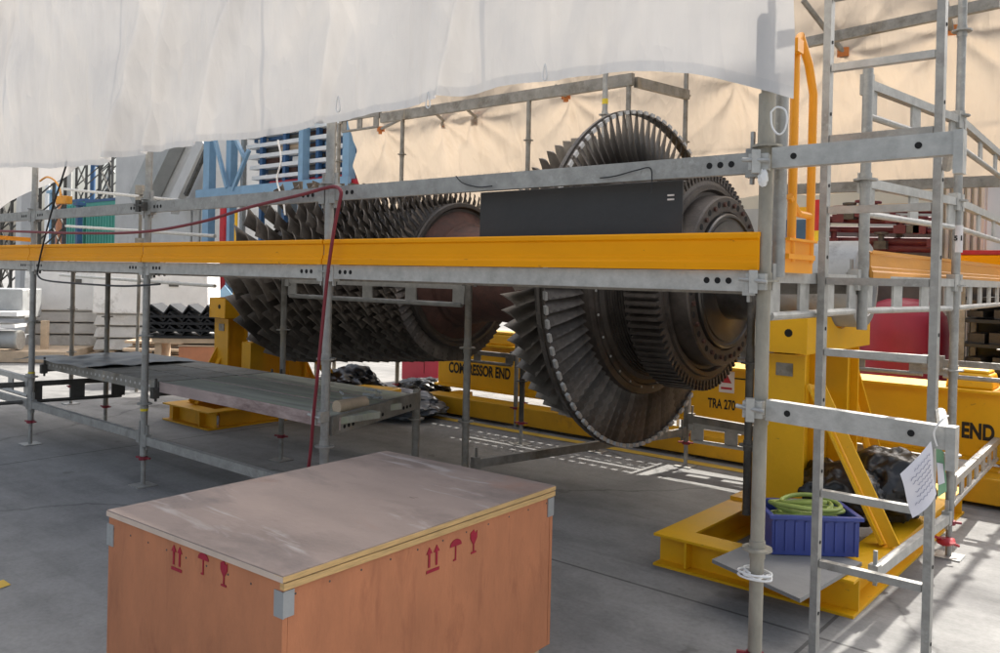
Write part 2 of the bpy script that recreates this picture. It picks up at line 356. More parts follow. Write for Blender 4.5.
def ledger(par, a, b, h=.075, w=.04, mat=galv, holes=True, side=-1, name='ledger'):
    a = Vector(a); b = Vector(b); d = (b-a).normalized(); nrm = Vector((d.y, -d.x, 0)).normalized()
    q = MB(); e = .055
    # U profile: web towards the viewer plus two short flanges
    A = a+d*e; B = b-d*e
    q.bar(A+nrm*(w/2-.004), B+nrm*(w/2-.004), .008, h)
    q.bar(A+Vector((0, 0, h/2-.004))-nrm*.0045, B+Vector((0, 0, h/2-.004))-nrm*.0045, w-.008, .007)
    q.bar(A+Vector((0, 0, -h/2+.004))-nrm*.0045, B+Vector((0, 0, -h/2+.004))-nrm*.0045, w-.008, .007)
    for p, s_ in ((a, 1), (b, -1)):           # wedge heads
        q.box(p+d*s_*.048, (.05, .046, h+.03), math.atan2(d.y, d.x))
        q.box(p+d*s_*.055+Vector((0, 0, .02)), (.012, .018, h+.12), math.atan2(d.y, d.x))
    if holes and (b-a).length > .8:
        k = q; k.cur = 1
        for p, s_ in ((a, 1), (b, -1)):
            for t in (.13, .175, .22):
                k.disc(p+d*s_*t+nrm*(w/2-.002), nrm, .0125, .0035, 10)
    return q.build(name, [mat, black_hole], par)
def lattice(par, a, b, h=.16, mat=galv_lt, pitch=.5, pw=.11, name='lattice_ledger'):
    a = Vector(a); b = Vector(b); L = (b-a).length; d = (b-a)/L
    q = MB(); z = Vector((0, 0, h/2))
    q.bar(a+z+d*.04, b+z-d*.04, .04, .045); q.tube([a-z+d*.07, b-z-d*.07], .017, 10)
    n = max(2, int(round(L/pitch)))
    for i in range(n+1):
        p = a+d*(.1+(L-.2)*i/n)
        q.bar(p-z+Vector((0, 0, .004)), p+z-Vector((0, 0, .02)), pw, .012, upv=Vector((d.y, -d.x, 0)))
    for p, s_ in ((a, 1), (b, -1)): q.box(p+z+d*s_*.05, (.05, .05, .1), math.atan2(d.y, d.x))
    return q.build(name, mat, par)
def toe_board(par, a, b, h=.142, mat=amber, name='toe_board'):
    a = Vector(a); b = Vector(b); d = (b-a).normalized(); nrm = Vector((d.y, -d.x, 0)).normalized()   # nrm: outer face
    prof = [(.0, 0), (.016, 0), (.016, .028), (.008, .037), (.008, .050), (.002, .056), (.002, .112), (.012, .120), (.012, .135), (.006, h), (-.018, h), (-.018, .132), (-.003, .125), (-.003, .01)]
    q = MB(); q.prism(prof, a+d*.006, nrm, (0, 0, 1), 1)
    n = len(prof)
    for i in range(n, 2*n): q.v[i] = q.v[i-n] + (b-a) - d*.012
    return q.build(name, mat, par, ang=20)
def clamp(par, p, mat=galv_lt):
    q = MB(); p = Vector(p); q.box(p, (.07, .075, .06), .2); q.box(p+Vector((.0, -.04, .0)), (.03, .03, .085), .5); q.tube([p+Vector((-.05, -.045, .01)), p+Vector((.055, -.045, .0))], .008, 8)
    q.build('coupler', mat, par)

Y1, Y2 = 3.0, 4.2
XS = [-10.0, -7.96, -5.90, -3.80, -1.235]
sc = thing('scaffold', (-5, 3, 0), 'long galvanised walkway scaffold with yellow toe boards standing in front of the rotor', 'scaffold')
for i, x in enumerate(XS):
    top = 2.52 if i < 4 else 2.62
    standard(sc, x, Y1, 0, top, galv_warm if i == 4 else galv, tape={2: .55, 1: .6}.get(i), r=.0255)
    standard(sc, x-(.38 if i == 1 else 0), Y2 - (.36 if i == 1 else 0), 1.38 if i == 4 else 0, 1.62 if i < 4 else 2.64, galv_old if i < 4 else galv, jack=i < 4)
q = MB(); q.tube([(-1.238, Y1-.001, 2.02), (-1.238, Y1-.001, 2.3)], .031, 14); q.build('spigot', galv_warm, sc)
for i in range(4):
    a, b = XS[i], XS[i+1]
    ledger(sc, (a, Y1, 1.602), (b, Y1, 1.602), .078, mat=galv_lt)
    ledger(sc, (a, Y1, 2.045), (b, Y1, 2.045), .078, mat=galv, name='guard_rail')
    ledger(sc, (a, Y2, 1.602), (b, Y2, 1.602), .078)
    toe_board(sc, (a, Y1-.032, 1.643), (b, Y1-.032, 1.643))
    if i == 2: lattice(sc, (a, Y2+.01, 1.46), (b, Y2+.01, 1.46), .13, galv_lt)
for i in range(2):
    ledger(sc, (XS[i], Y1, .36), (XS[i+1], Y1, .36), .06, mat=galv, holes=False)
ledger(sc, (XS[2], Y1, .34), (XS[3], Y1, .34), .06, mat=galv, holes=False)
lattice(sc, (XS[0], Y1, .52), (XS[1], Y1, .50), .15, galv_lt, .4)
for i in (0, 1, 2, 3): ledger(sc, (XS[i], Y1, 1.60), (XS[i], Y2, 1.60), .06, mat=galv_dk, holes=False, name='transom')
lattice(sc, (-8.28, 2.3, .44), (-7.87, 3.85, .45), .16, galv_dk, .4, .12)  # dark tone painted for a girder seen against the light
# end walkway running back from the near corner, its lattice edge and rails
EN = [(-1.235, Y1), (-1.26, Y2), (-1.09, 5.48), (-1.15, 7.6)]
standard(sc, -1.09, 5.48, 0, 3.45, galv); standard(sc, -1.15, 7.6, 0, 3.0, galv)
for (a, b) in zip(EN[:-1], EN[1:]):
    lattice(sc, (*a, 1.545), (*b, 1.545), .15, galv_lt, .42)
for (a, b) in zip(EN[1:-1], EN[2:]):
    lattice(sc, (*a, 2.02), (*b, 2.02), .15, galv_lt, .62, name='guard_rail'); lattice(sc, (*a, 2.50), (*b, 2.50), .15, galv, .62, name='guard_rail')
    if a[1] > 5: lattice(sc, (*a, .36), (*b, .36), .14, galv_lt, .3)
toe_board(sc, (-1.22, Y2+.05, 1.632), (-1.13, 7.6, 1.632), .12, amber_brown)
ledger(sc, (-1.17, 4.22, .2), (-1.09, 5.48, .24), .05, mat=galv_lt, holes=False)
# decks (steel planks)
def deck(x0, x1, y0, y1, z, alongx=True, n=3, mat=galv_old):
    for k in range(n):
        q = MB()
        if alongx:
            w = (y1-y0)/n; q.box(((x0+x1)/2, y0+w*(k+.5), z-.004), (x1-x0-.05, w-.012, .008))
            for e in (-1, 1): q.box(((x0+x1)/2, y0+w*(k+.5)+e*(w/2-.012), z-.036), (x1-x0-.05, .008, .056))
        else:
            w = (x1-x0)/n; q.box((x0+w*(k+.5), (y0+y1)/2, z-.004), (w-.012, y1-y0-.05, .008))
            for e in (-1, 1): q.box((x0+w*(k+.5)+e*(w/2-.012), (y0+y1)/2, z-.036), (.008, y1-y0-.05, .056))
        q.build('deck_plank', mat, sc)
for i in range(4): deck(XS[i], XS[i+1], Y1+.06, Y2-.06, 1.615)
clamp(sc, (-1.245, 2.965, 2.04)); clamp(sc, (-1.245, 2.965, 1.60)); clamp(sc, (-3.80, 2.965, .78)); clamp(sc, (-1.245, 2.965, 1.13)); clamp(sc, (-5.9, 2.965, 2.05), galv_dk)
# small back standards and foot ledges around the rotor
standard(sc, -2.07, 4.85, .18, 1.62, galv_dk, jack=False); standard(sc, -3.33, 6.5, 0, .92, galv_old); standard(sc, -4.9, 6.2, 0, 1.0, galv_dk)  # dark tone of the last standard is painted shade
ledger(sc, (-3.8, 4.25, .30), (-3.33, 6.5, .30), .06, mat=galv_old, holes=False)
lattice(sc, (-3.33, 6.5, .30), (-2.25, 6.6, .28), .14, galv_lt, .4)
ledger(sc, (-3.33, 6.5, .42), (-1.3, 6.5, .36), .06, mat=galv_old, holes=False)
standard(sc, -1.215, 3.085, 1.62, 2.6, galv, ros=False, jack=False)
# near-corner guard bars running on to the ladder opening
for z, t in ((2.055, 2.06), (1.13, 1.11)):
    q = MB(); a = Vector((-1.2, 2.965, z)); b = Vector((-.585, 2.965, t))
    q.bar(a, b, .008, .075); q.bar(a+Vector((0, .02, .035)), b+Vector((0, .02, .035)), .036, .006); q.bar(a+Vector((0, .02, -.035)), b+Vector((0, .02, -.035)), .036, .006)
    q.box(b+Vector((-.005, .015, -.03)), (.028, .055, .14)); q.tube([b+Vector((-.03, .02, 0)), b+Vector((-.16, .585, .0))], .02, 10)
    k = q; k.cur = 1
    for f in (.13, .80): k.disc(a.lerp(b, f)+Vector((0, -.003, 0)), (0, -1, 0), .0115, .003, 12)
    q.build('guard_rail', [galv_lt, black_hole], sc)
# number sticker on the rear standard
q = MB(); p = onX(954, 240, -1.09); zz = p.z
q.tube([(-1.083, 5.48, zz-.07), (-1.083, 5.48, zz+.09)], .026, 14); st = q.build('sticker', sign_m, sc)
writing('number', '5 1', .038, (-1.0975, 5.4462, zz), (.98, .194, 0), (0, 0, 1), mark_blk, sc, .002)

# ladder
ld = thing('ladder', (-.99, 3.55, 0), 'tall upright galvanised ladder at the right end of the walkway', 'ladder')
for x in (-1.205, -.775):
    q = MB(); q.bar((x, 3.55, 0), (x, 3.55, 4.4), .030, .044, upv=(0, 1, 0)); k = q; k.cur = 1
    for i in range(14): k.disc((x+.0155, 3.55, .21+.3*i), (1, 0, 0), .008, .002, 8)
    q.build('stile', [galv, black_hole], ld)
zr = onY(822, 493, 3.55).z
for i in range(13):
    z = zr+.297*(i)-.297
    if z < .15: continue
    q = MB(); q.bar((-1.186, 3.55, z), (-.794, 3.55, z), .034, .03); q.build('rung', galv_lt if i % 2 else galv, ld)

# safety gate
sg = thing('safety_gate', (-1.2, 3.2, 1.64), 'orange looped safety gate beside the ladder, above the end of the toe board', 'gate')
pts = [(-1.2, 3.17, 1.68), (-1.2, 3.17, 2.46), (-1.2, 3.185, 2.53), (-1.2, 3.21, 2.56), (-1.2, 3.31, 2.47), (-1.2, 3.37, 2.36), (-1.2, 3.37, 1.68)]
q = MB(); q.tube(pts, .017, 12); q.build('loop', gate_y, sg)
q = MB(); q.tube([(-1.2, 3.14, 1.93), (-1.2, 3.24, 1.87), (-1.2, 3.37, 1.87)], .014, 10); q.build('cross_bar', gate_y, sg)
q = MB(); q.box((-1.2, 3.24, 1.70), (.012, .30, .125)); q.box((-1.19, 3.24, 1.765), (.03, .30, .01)); q.box((-1.19, 3.24, 1.70), (.02, .28, .02)); q.build('toe_plate', gate_y, sg)
q = MB(); q.box((-1.2, 3.14, 2.50), (.06, .06, .05)); q.build('hinge', gate_y, sg)

# ------------------------------------------------------------------ tent frame and tarpaulins
tf = thing('tent_frame', (-5.5, 7.2, 0), 'rear scaffold frame of posts and beams carrying the cream tarpaulin behind the rotor', 'scaffold')
for x, y, z1 in ((-8.95, 7.2, 3.62), (-7.7, 7.2, 3.62), (-5.68, 7.2, 3.62), (-4.41, 7.2, 3.62), (-4.3, 8.2, 7.8), (-4.2, 6.45, 4.4), (-10.35, 8.25, 7.8), (-.95, 8.2, 7.8)):
    o = standard(tf, x, y, 0, z1, galv_old if y > 7 else galv, tape=3.2 if y < 6.6 else None, r=.026)
q = MB(); q.bar((-8.1, 7.2, 3.6), (-4.36, 7.2, 3.6), .05, .12); q.build('beam', galv_old, tf)
lattice(tf, (-8.95, 7.2, 3.58), (-8.1, 7.2, 3.58), .16, galv_old, .5, .10)
q = MB(); q.bar((-4.36, 7.25, 3.58), (-4.25, 8.15, 3.60), .05, .10); q.build('beam', galv_old, tf)
for z in (6., 7.7):
    q = MB(); q.tube([(-10.4, 8.22, z), (-.9, 8.22, z)], .024, 10); q.build('beam', galv_old, tf)
clip_px = [((430, 108), (445, 122)), ((462, 105), (477, 118)), ((403, 118), (381, 129)), ((556, 86), (566, 96))]
for (a, b) in clip_px:
    p0 = onY(*a, 7.25); p1 = onY(*b, 8.02); q = MB(); q.tube([p0, p1], .02, 8); o = q.build('brace', galv_old, tf)
    q = MB(); q.box(p1, (.1, .05, .07), .4); q.box(p1+Vector((.02, -.03, -.04)), (.05, .05, .07), .9); q.build('clip', orange_clip, o)
# long rails and braces in front of the right part of the cream sheet
for (a, b, w) in (((795, 45), (1000, 2), .055), ((640, 80), (700, 103), .0), ((775, 190), (1000, 181), .05)):
    if w: q = MB(); q.bar(onY(*a, 7.6), onY(*b, 7.6), w, .09); q.build('beam', galv_old, tf)
p0 = onY(803, 0, 7.6); p1 = onY(843, 52, 8.0); q = MB(); q.tube([p0, p1], .026, 8); o = q.build('brace', galv_old, tf); q = MB(); q.box(p1, (.1, .05, .08), .4); q.build('clip', orange_clip, o)
p0 = onY(945, 0, 7.6); p1 = onY(951, 30, 8.0); q = MB(); q.tube([p0, p1], .026, 8); o = q.build('brace', galv_old, tf); q = MB(); q.box(p1, (.1, .05, .08), .4); q.build('clip', orange_clip, o)

for y0 in (7.30, 7.72):
    q = MB(); L0, L1 = -8.85, -3.55; z = 1.615
    for (ya, yb) in ((0, .05), (.085, .235), (.27, .32)): q.box(((L0+L1)/2, y0+(ya+yb)/2, z), (L1-L0, yb-ya, .006))
    for (ya, yb) in ((.05, .085), (.235, .27)):
        for k in range(int((L1-L0)/.11)): q.box((L0+.03+.11*k, y0+(ya+yb)/2, z), (.05, yb-ya, .006))
    for yy in (.004, .316): q.box(((L0+L1)/2, y0+yy, z-.032), (L1-L0, .006, .056))
    q.build('deck_plank', galv_old, tf)
for a, b in ((-8.95, -7.7), (-7.7, -5.68), (-5.68, -4.41)): ledger(tf, (a, 7.2, 1.58), (b, 7.2, 1.58), .06, mat=galv_old, holes=False)
def interp(tab, x):
    for (x0, v0), (x1, v1) in zip(tab[:-1], tab[1:]):
        if x <= x1: return v0 + (v1-v0)*max(0, (x-x0)/(x1-x0))
    return tab[-1][1]
FB = [(-10.9, 2.55), (-8.66, 2.51), (-7.4, 2.42), (-6.41, 2.39), (-5.2, 2.40), (-3.75, 2.43), (-2.5, 2.45), (-1.71, 2.42), (-1.49, 2.38), (-1.2, 2.29), (-1.1, 2.25)]
def front_fn(u, v):
    x = -10.9+u*(9.78); zb = interp(FB, x) + .007*math.sin(x*3.3)+.004*math.sin(x*13+1); zt = 6.2  # unseen top raised to keep the sun off the crate
    z = zb + (zt-zb)*v
    y = 2.925
    fold = .06*math.sin(x*2.1+.5*math.sin(z*1.3)) + .03*math.sin(x*4.3+z*1.4) + .016*(1-abs(math.sin(x*5.1-z*1.3+math.sin(z*2.))))*2
    # bunches of vertical folds hanging from tie points
    for xc, zc, am, wd in ((-8.9, 2.5, .10, .16), (-9.4, 2.6, .06, .14), (-6.0, 2.4, .06, .12), (-5.55, 2.45, .06, .10), (-4.9, 2.4, .04, .10), (-3.8, 2.5, .05, .09), (-2.75, 2.5, .03, .06)):
        xx = x-xc-(z-zc)*.33
        fold += 2.4*am*math.exp(-(xx/(wd*.75))**2)*(.35+.65*max(0, min(1, .2+(z-zc)*.7 if xc < -7 else 1.1-(z-zc)*.4)))
    fold += .13*noise.noise(Vector((x*1.1, z*.9, 3.3))) + .05*abs(noise.noise(Vector((x*2.2+z*1.1, z*.9-x*.2, 8.1)))) + .03*abs(noise.noise(Vector((x*3.2-z*2.4, z*1.1+x*.5, 2.1))))
    fold += .035*abs(noise.noise(Vector((x*5.2-z*.9, z*.35, 5.1)))) + .016*abs(noise.noise(Vector((x*11+z*1.5, z*.8, 7.7))))
    # near end leans in towards the corner post
    if x > -1.45: y += (x+1.45)*.05
    y -= max(-.02, fold)*.8
    return Vector((x, y-.01, z))
ft = MB(); ft.grid(front_fn, 640, 90)
for k_ in range(len(ft.f)):       # welded hem and vertical seams, two layers thick
    r_, c_ = divmod(k_, 640)
    if r_ < 1 or c_ % 122 in (60, 61): ft.mi[k_] = 1
tag(ft.build('tarpaulin', [front_tarp, seam_tarp], ang=180), 'big white tarpaulin hanging across the top of the walkway, nearest the viewer', 'tarpaulin')
# hem rope rings and ties on the front tarpaulin
def rope(name, pts, r, mat, label, cat, group=None, k=8, n=8):
    q = MB(); q.tube(smooth_path(pts, k), r, n); return tag(q.build(name, mat), label, cat, group)

CL = [onY(445, 122, 8.0), onY(477, 118, 8.0), onY(381, 129, 8.0), onY(566, 96, 8.0), onY(843, 52, 8.0), onY(951, 30, 8.0), onY(734, 80, 8.0)]
def back_fn(u, v):
    zt = 7.97; zb = 2.50; z = zb+(zt-zb)*v  # unseen upper part carried up so its shade covers the floor
    xl = interp([(2.5, -9.75), (2.8, -9.86), (3.28, -10.11), (3.5, -9.98), (3.92, -10.3), (5., -10.6), (9., -10.6)], z)
    x = xl + u*(-1.2-xl); z += .02*math.sin(x*7)*(1-v)
    y = 8.42; y0 = y
    y += .10*noise.noise(Vector((x*.9, z*.9, 1.1))) + .05*abs(noise.noise(Vector((x*1.9+z*.8, z*1.7, 4.)))) + .03*abs(noise.noise(Vector((x*2.7-z*1.7, z*2.1+x*.6, 9.))))
    for c in CL:       # the sheet is pulled forward at each clip, folds radiate from it
        dx, dz = x-c.x, z-c.z; d = math.hypot(dx, dz); a = math.atan2(dz, dx)
        y -= .36*math.exp(-d/.30) + .10*math.exp(-d/.8)*abs(math.cos(a*3.5+1))*min(1, d*4)
    if v > .75: y = y0+(y-y0)*max(0, (1-v)/.25)
    for zl in (3.05, 3.0+1.6): y -= .018*math.exp(-((z-zl-.02*x)/.025)**2)
    return Vector((x, y, z))
bt = MB(); bt.grid(back_fn, 380, 200); tag(bt.build('tarpaulin', back_tarp, ang=180), 'sunlit cream tarpaulin wall hanging behind the rotor', 'tarpaulin')
def left_fn(u, v):
    x = -15.5 + u*5.3; zb = 2.32 + .46*max(0, min(1, (x+13.3)/3.0))**1.3; z = zb+(4.8-zb)*v
    return Vector((x, 4.32+.05*math.sin(x*3+z)+.06*noise.noise(Vector((x, z*.7, 2))), z))
lt = MB(); lt.grid(left_fn, 90, 40); tag(lt.build('tarpaulin', front_tarp, ang=180), 'grey white tarpaulin flap sagging lower at the far left, behind the front sheet', 'tarpaulin')

# black sheet in front of the rotor
q = MB()
def bfn(u, v):
    x = -2.725+1.105*u; return Vector((x, 3.085+.006*math.sin(x*5), 1.70+.305*v+.004*math.sin(x*7)))
q.box((-2.172, 3.085, 1.856), (1.105, .008, .31)); bo = q.build('board', board_m, bevel=.002)
tag(bo, 'flat black board leaning behind the toe board in front of the rotor', 'board')
k = MB()
for dz in (0, -.035): k.box((-1.672, 3.0785, 1.95+dz*.5), (.03, .004, .007))
k.build('sticker', sign_m, bo)

# ------------------------------------------------------------------ turbine rotor
CY, CZ = 5.4, 1.6
rotor = thing('turbine_rotor', (-4.6, CY, .37), 'huge dark bladed turbine rotor lying on yellow stands behind the walkway', 'turbine rotor')
C0 = Vector((0, CY, CZ))
def airfoil(mb, x0, phi, r0, r1, c0, c1, s0, s1, th, cam_=.18, ns=5, n=5, flare=0.):
    rad = Vector((0, math.sin(phi), math.cos(phi))); tan = Vector((0, math.cos(phi), -math.sin(phi))); o = len(mb.v); m_ = 2*n
    for i in range(ns+1):
        t = i/ns; r = r0+(r1-r0)*t; c = c0+(c1-c0)*t; s = s0+(s1-s0)*t; tk = th*(1-.65*t)
        d = Vector((math.cos(s), 0, 0)) + tan*math.sin(s); nn = Vector((-math.sin(s), 0, 0)) + tan*math.cos(s)
        pts = []
        for k in range(n+1):
            w = k/n; pts.append((w-.5, cam_*c*(4*w*(1-w))+tk*math.sin(math.pi*min(1, w*1.15+.03))*.5))
        low = [(p, q_) for p, q_ in ((k/n-.5, cam_*c*(4*(k/n)*(1-k/n))-tk*math.sin(math.pi*min(1, k/n*1.15+.03))*.5) for k in range(n-1, 0, -1))]
        for p, q_ in pts+low: mb.v.append(C0+Vector((x0, 0, 0))+rad*r+d*(p*c)+nn*q_)
    for i in range(ns):
        for k in range(m_):
            k2 = (k+1) % m_; mb.f.append([o+i*m_+k, o+i*m_+k2, o+(i+1)*m_+k2, o+(i+1)*m_+k]); mb.mi.append(mb.cur)
    mb.f.append([o+ns*m_+k for k in range(m_)]); mb.mi.append(mb.cur)
# shaft and drum
q = MB(); q.lathe([(-8.5, .24), (-8.3, .24), (-8.28, .31), (-7.75, .31), (-7.7, .36), (-7.5, .38), (-7.42, .5), (-7.36, .55)], C0, n=56); q.build('journal', rot_plate, rotor)
NR = 13
xr = []; x = -7.26
for i in range(NR): xr.append(x); x += .25-.0115*i
sc_k = (-5.13-xr[0])/(xr[-1]-xr[0]); xr = [xr[0]+(v-xr[0])*sc_k for v in xr]
prof = [(-7.36, .50)]
for i, x in enumerate(xr):
    t = i/(NR-1); rh = .52+.115*t**.8
    prof += [(x-.07, rh), (x+.055, rh), (x+.06, rh-.012), (x+.075, rh-.012)]
prof += [(-5.05, .64), (-5.035, .63), (-5.03, .60), (-5.06, .585), (-5.06, .55)]
q = MB(); q.lathe(prof, C0, n=72); q.build('compressor_drum', rot_dk, rotor)
for i, x in enumerate(xr):
    t = i/(NR-1); nb = int(24+48*t); b = MB()
    rt_ = .945-.185*t**.85; rh = .50+.115*t**.8; ch = .34-.215*t**.8
    off = rnd.random()*.3
    for k in range(nb):
        airfoil(b, x, 2*math.pi*k/nb+off, rh, rt_, ch*.72, ch, -R(30+6*t), -R(54-4*t), .028-.014*t, .10, 4)
    tag(b.build('compressor_blade_row', blade_c, rotor, ang=50))
q = MB()
q.lathe([(-5.06, .56), (-5.02, .50), (-4.99, .46), (-4.95, .455), (-4.93, .43), (-4.80, .40), (-4.6, .385), (-4.35, .40), (-4.15, .45), (-4.02, .53), (-3.93, .60), (-3.90, .60), (-3.88, .64), (-3.80, .64)], C0, n=72)
q.build('distance_piece', rust, rotor)
# turbine stages
q = MB(); q.lathe([(-3.82, .60), (-3.80, .72), (-3.76, .745), (-3.66, .76), (-3.52, .765), (-3.48, .75), (-3.47, .66), (-3.43, .64)], C0, n=80); q.build('turbine_disc', rot_dk, rotor)
b = MB()
NB1 = 62
for k in range(NB1):
    ph = 2*math.pi*k/NB1
    airfoil(b, -3.64, ph, .755, 1.085, .19, .16, -R(10), -R(31), .03, .10, 5)
tag(b.build('turbine_blade_row', blade_lit, rotor, ang=50))
q = MB(); q.lathe([(-3.44, .60), (-3.43, .70), (-3.41, .80), (-3.38, .83), (-3.18, .845), (-3.15, .84), (-3.14, .80), (-3.125, .80), (-3.12, .775), (-3.135, .765), (-3.135, .70)], C0, n=96)
k = q; k.cur = 1
for i in range(30):
    a = 2*math.pi*i/30; k.disc(C0+Vector((-3.126, .79*math.sin(a), .79*math.cos(a))), (1, 0, 0), .009, .008, 6)
d2 = q.build('turbine_disc', [rot_m, shroud_m], rotor)
NB2 = 84
b = MB(); b.cur = 0
airfoil(b, -3.27, 0, .838, 1.215, .20, .135, -R(24), -R(58), .032, .09, 6)
rad = Vector((0, 0, 1)); dph = 2*math.pi/NB2
# tip shroud: slanted plate with a sealing fin and a lighter pad
for (xa, xb, r0, r1, mi, wf) in ((-3.30, -3.225, 1.213, 1.224, 0, .97), (-3.272, -3.252, 1.224, 1.240, 0, .999), (-3.226, -3.207, 1.210, 1.236, 1, .55)):
    b.cur = mi; vs = []
    for xx in (xa, xb):
        sk = -(xx+3.27)*.5
        for rr in (r0, r1):
            for sg_ in (-1, 1):
                a = sg_*dph/2*wf; vs.append(C0+Vector((xx, rr*math.sin(a)+sk, rr*math.cos(a))))
    b.add(vs, [(0, 2, 3, 1), (4, 5, 7, 6), (0, 1, 5, 4), (2, 6, 7, 3), (0, 4, 6, 2), (1, 3, 7, 5)])
# mesh centred on the axis so copies only turn
base = C0.copy(); b.v = [v-base for v in b.v]
me = bpy.data.meshes.new('blade'); me.from_pydata([tuple(v) for v in b.v], [], b.f); me.materials.append(blade_m); me.materials.append(shroud_m)
me.polygons.foreach_set('material_index', b.mi); me.polygons.foreach_set('use_smooth', [True]*len(me.polygons)); me.set_sharp_from_angle(angle=R(50))
b0 = bpy.data.objects.new('blade', me); col.objects.link(b0); b0.parent = d2
b0.location = C0-wloc(d2)
for i in range(1, NB2):
    o = b0.copy(); col.objects.link(o); o.parent = d2; o.rotation_euler.x = i*dph
# grooved hub and last toothed disc
pr = [(-3.14, .74), (-3.12, .72)]
for i in range(7):
    r = .71-.022*i; x = -3.11+.028*i
    pr += [(x, r), (x+.016, r), (x+.017, r-.012), (x+.027, r-.013)]
pr += [(-2.905, .53), (-2.90, .50)]
q = MB(); q.lathe(pr, C0, n=80); q.build('grooved_hub', rot_dk, rotor)
NT = 92
q = MB(); q.lathe([(-2.93, .50), (-2.93, .70), (-2.925, .715), (-2.70, .715), (-2.695, .70), (-2.69, .67), (-2.67, .665), (-2.67, .635), (-2.70, .62), (-2.70, .58), (-2.665, .57), (-2.655, .55), (-2.655, .545)], C0, n=96)
d3 = q.build('toothed_disc', rot_m, rotor)
q = MB()
for i in range(NT):     # fir-tree posts: waisted teeth running across the rim
    a = 2*math.pi*i/NT; rad = Vector((0, math.sin(a), math.cos(a))); tan = Vector((0, math.cos(a), -math.sin(a)))
    w = .0155
    q.prism([(-w, -.02), (w, -.02), (w*.62, .012), (w*.95, .022), (w*.5, .036), (w*.75, .05), (-w*.75, .05), (-w*.5, .036), (-w*.95, .022), (-w*.62, .012)], C0+Vector((-2.925, 0, 0))+rad*.72, tan, rad, .235)
tag(q.build('rim_tooth', rot_m, d3), kind='stuff')
q = MB(); q.lathe([(-2.70, .595), (-2.62, .59), (-2.575, .585), (-2.565, .575), (-2.565, .48), (-2.58, .475), (-2.58, .45)], C0, n=80); fl = q.build('bolt_flange', rot_m, rotor)
for i in range(22):
    a = 2*math.pi*i/22; k = MB(); k.disc(C0+Vector((-2.5645, .535*math.sin(a), .535*math.cos(a))), (1, 0, 0), .021, .002, 14); k.build('bolt_hole', black_hole, fl)
for i in range(22):
    a = 2*math.pi*(i+.5)/22; k = MB(); k.disc(C0+Vector((-2.566, .528*math.sin(a), .528*math.cos(a))), (1, 0, 0), .016, .018, 6); k.build('bolt', rust, fl)
q = MB(); q.lathe([(-2.60, .465), (-2.55, .465), (-2.54, .455), (-2.54, .44), (-2.555, .435), (-2.555, .42), (-2.545, .415), (-2.54, .28), (-2.53, .262), (-2.2, .26)], C0, n=72); q.build('end_plate', rot_plate, rotor)
q = MB(); q.lathe([(-2.25, .275), (-2.1, .27), (-1.66, .27), (-1.65, .262), (-1.64, .20), (-1.66, .19)], C0, n=48); q.build('journal', grey_mach, rotor)

rotor.location.x += .08
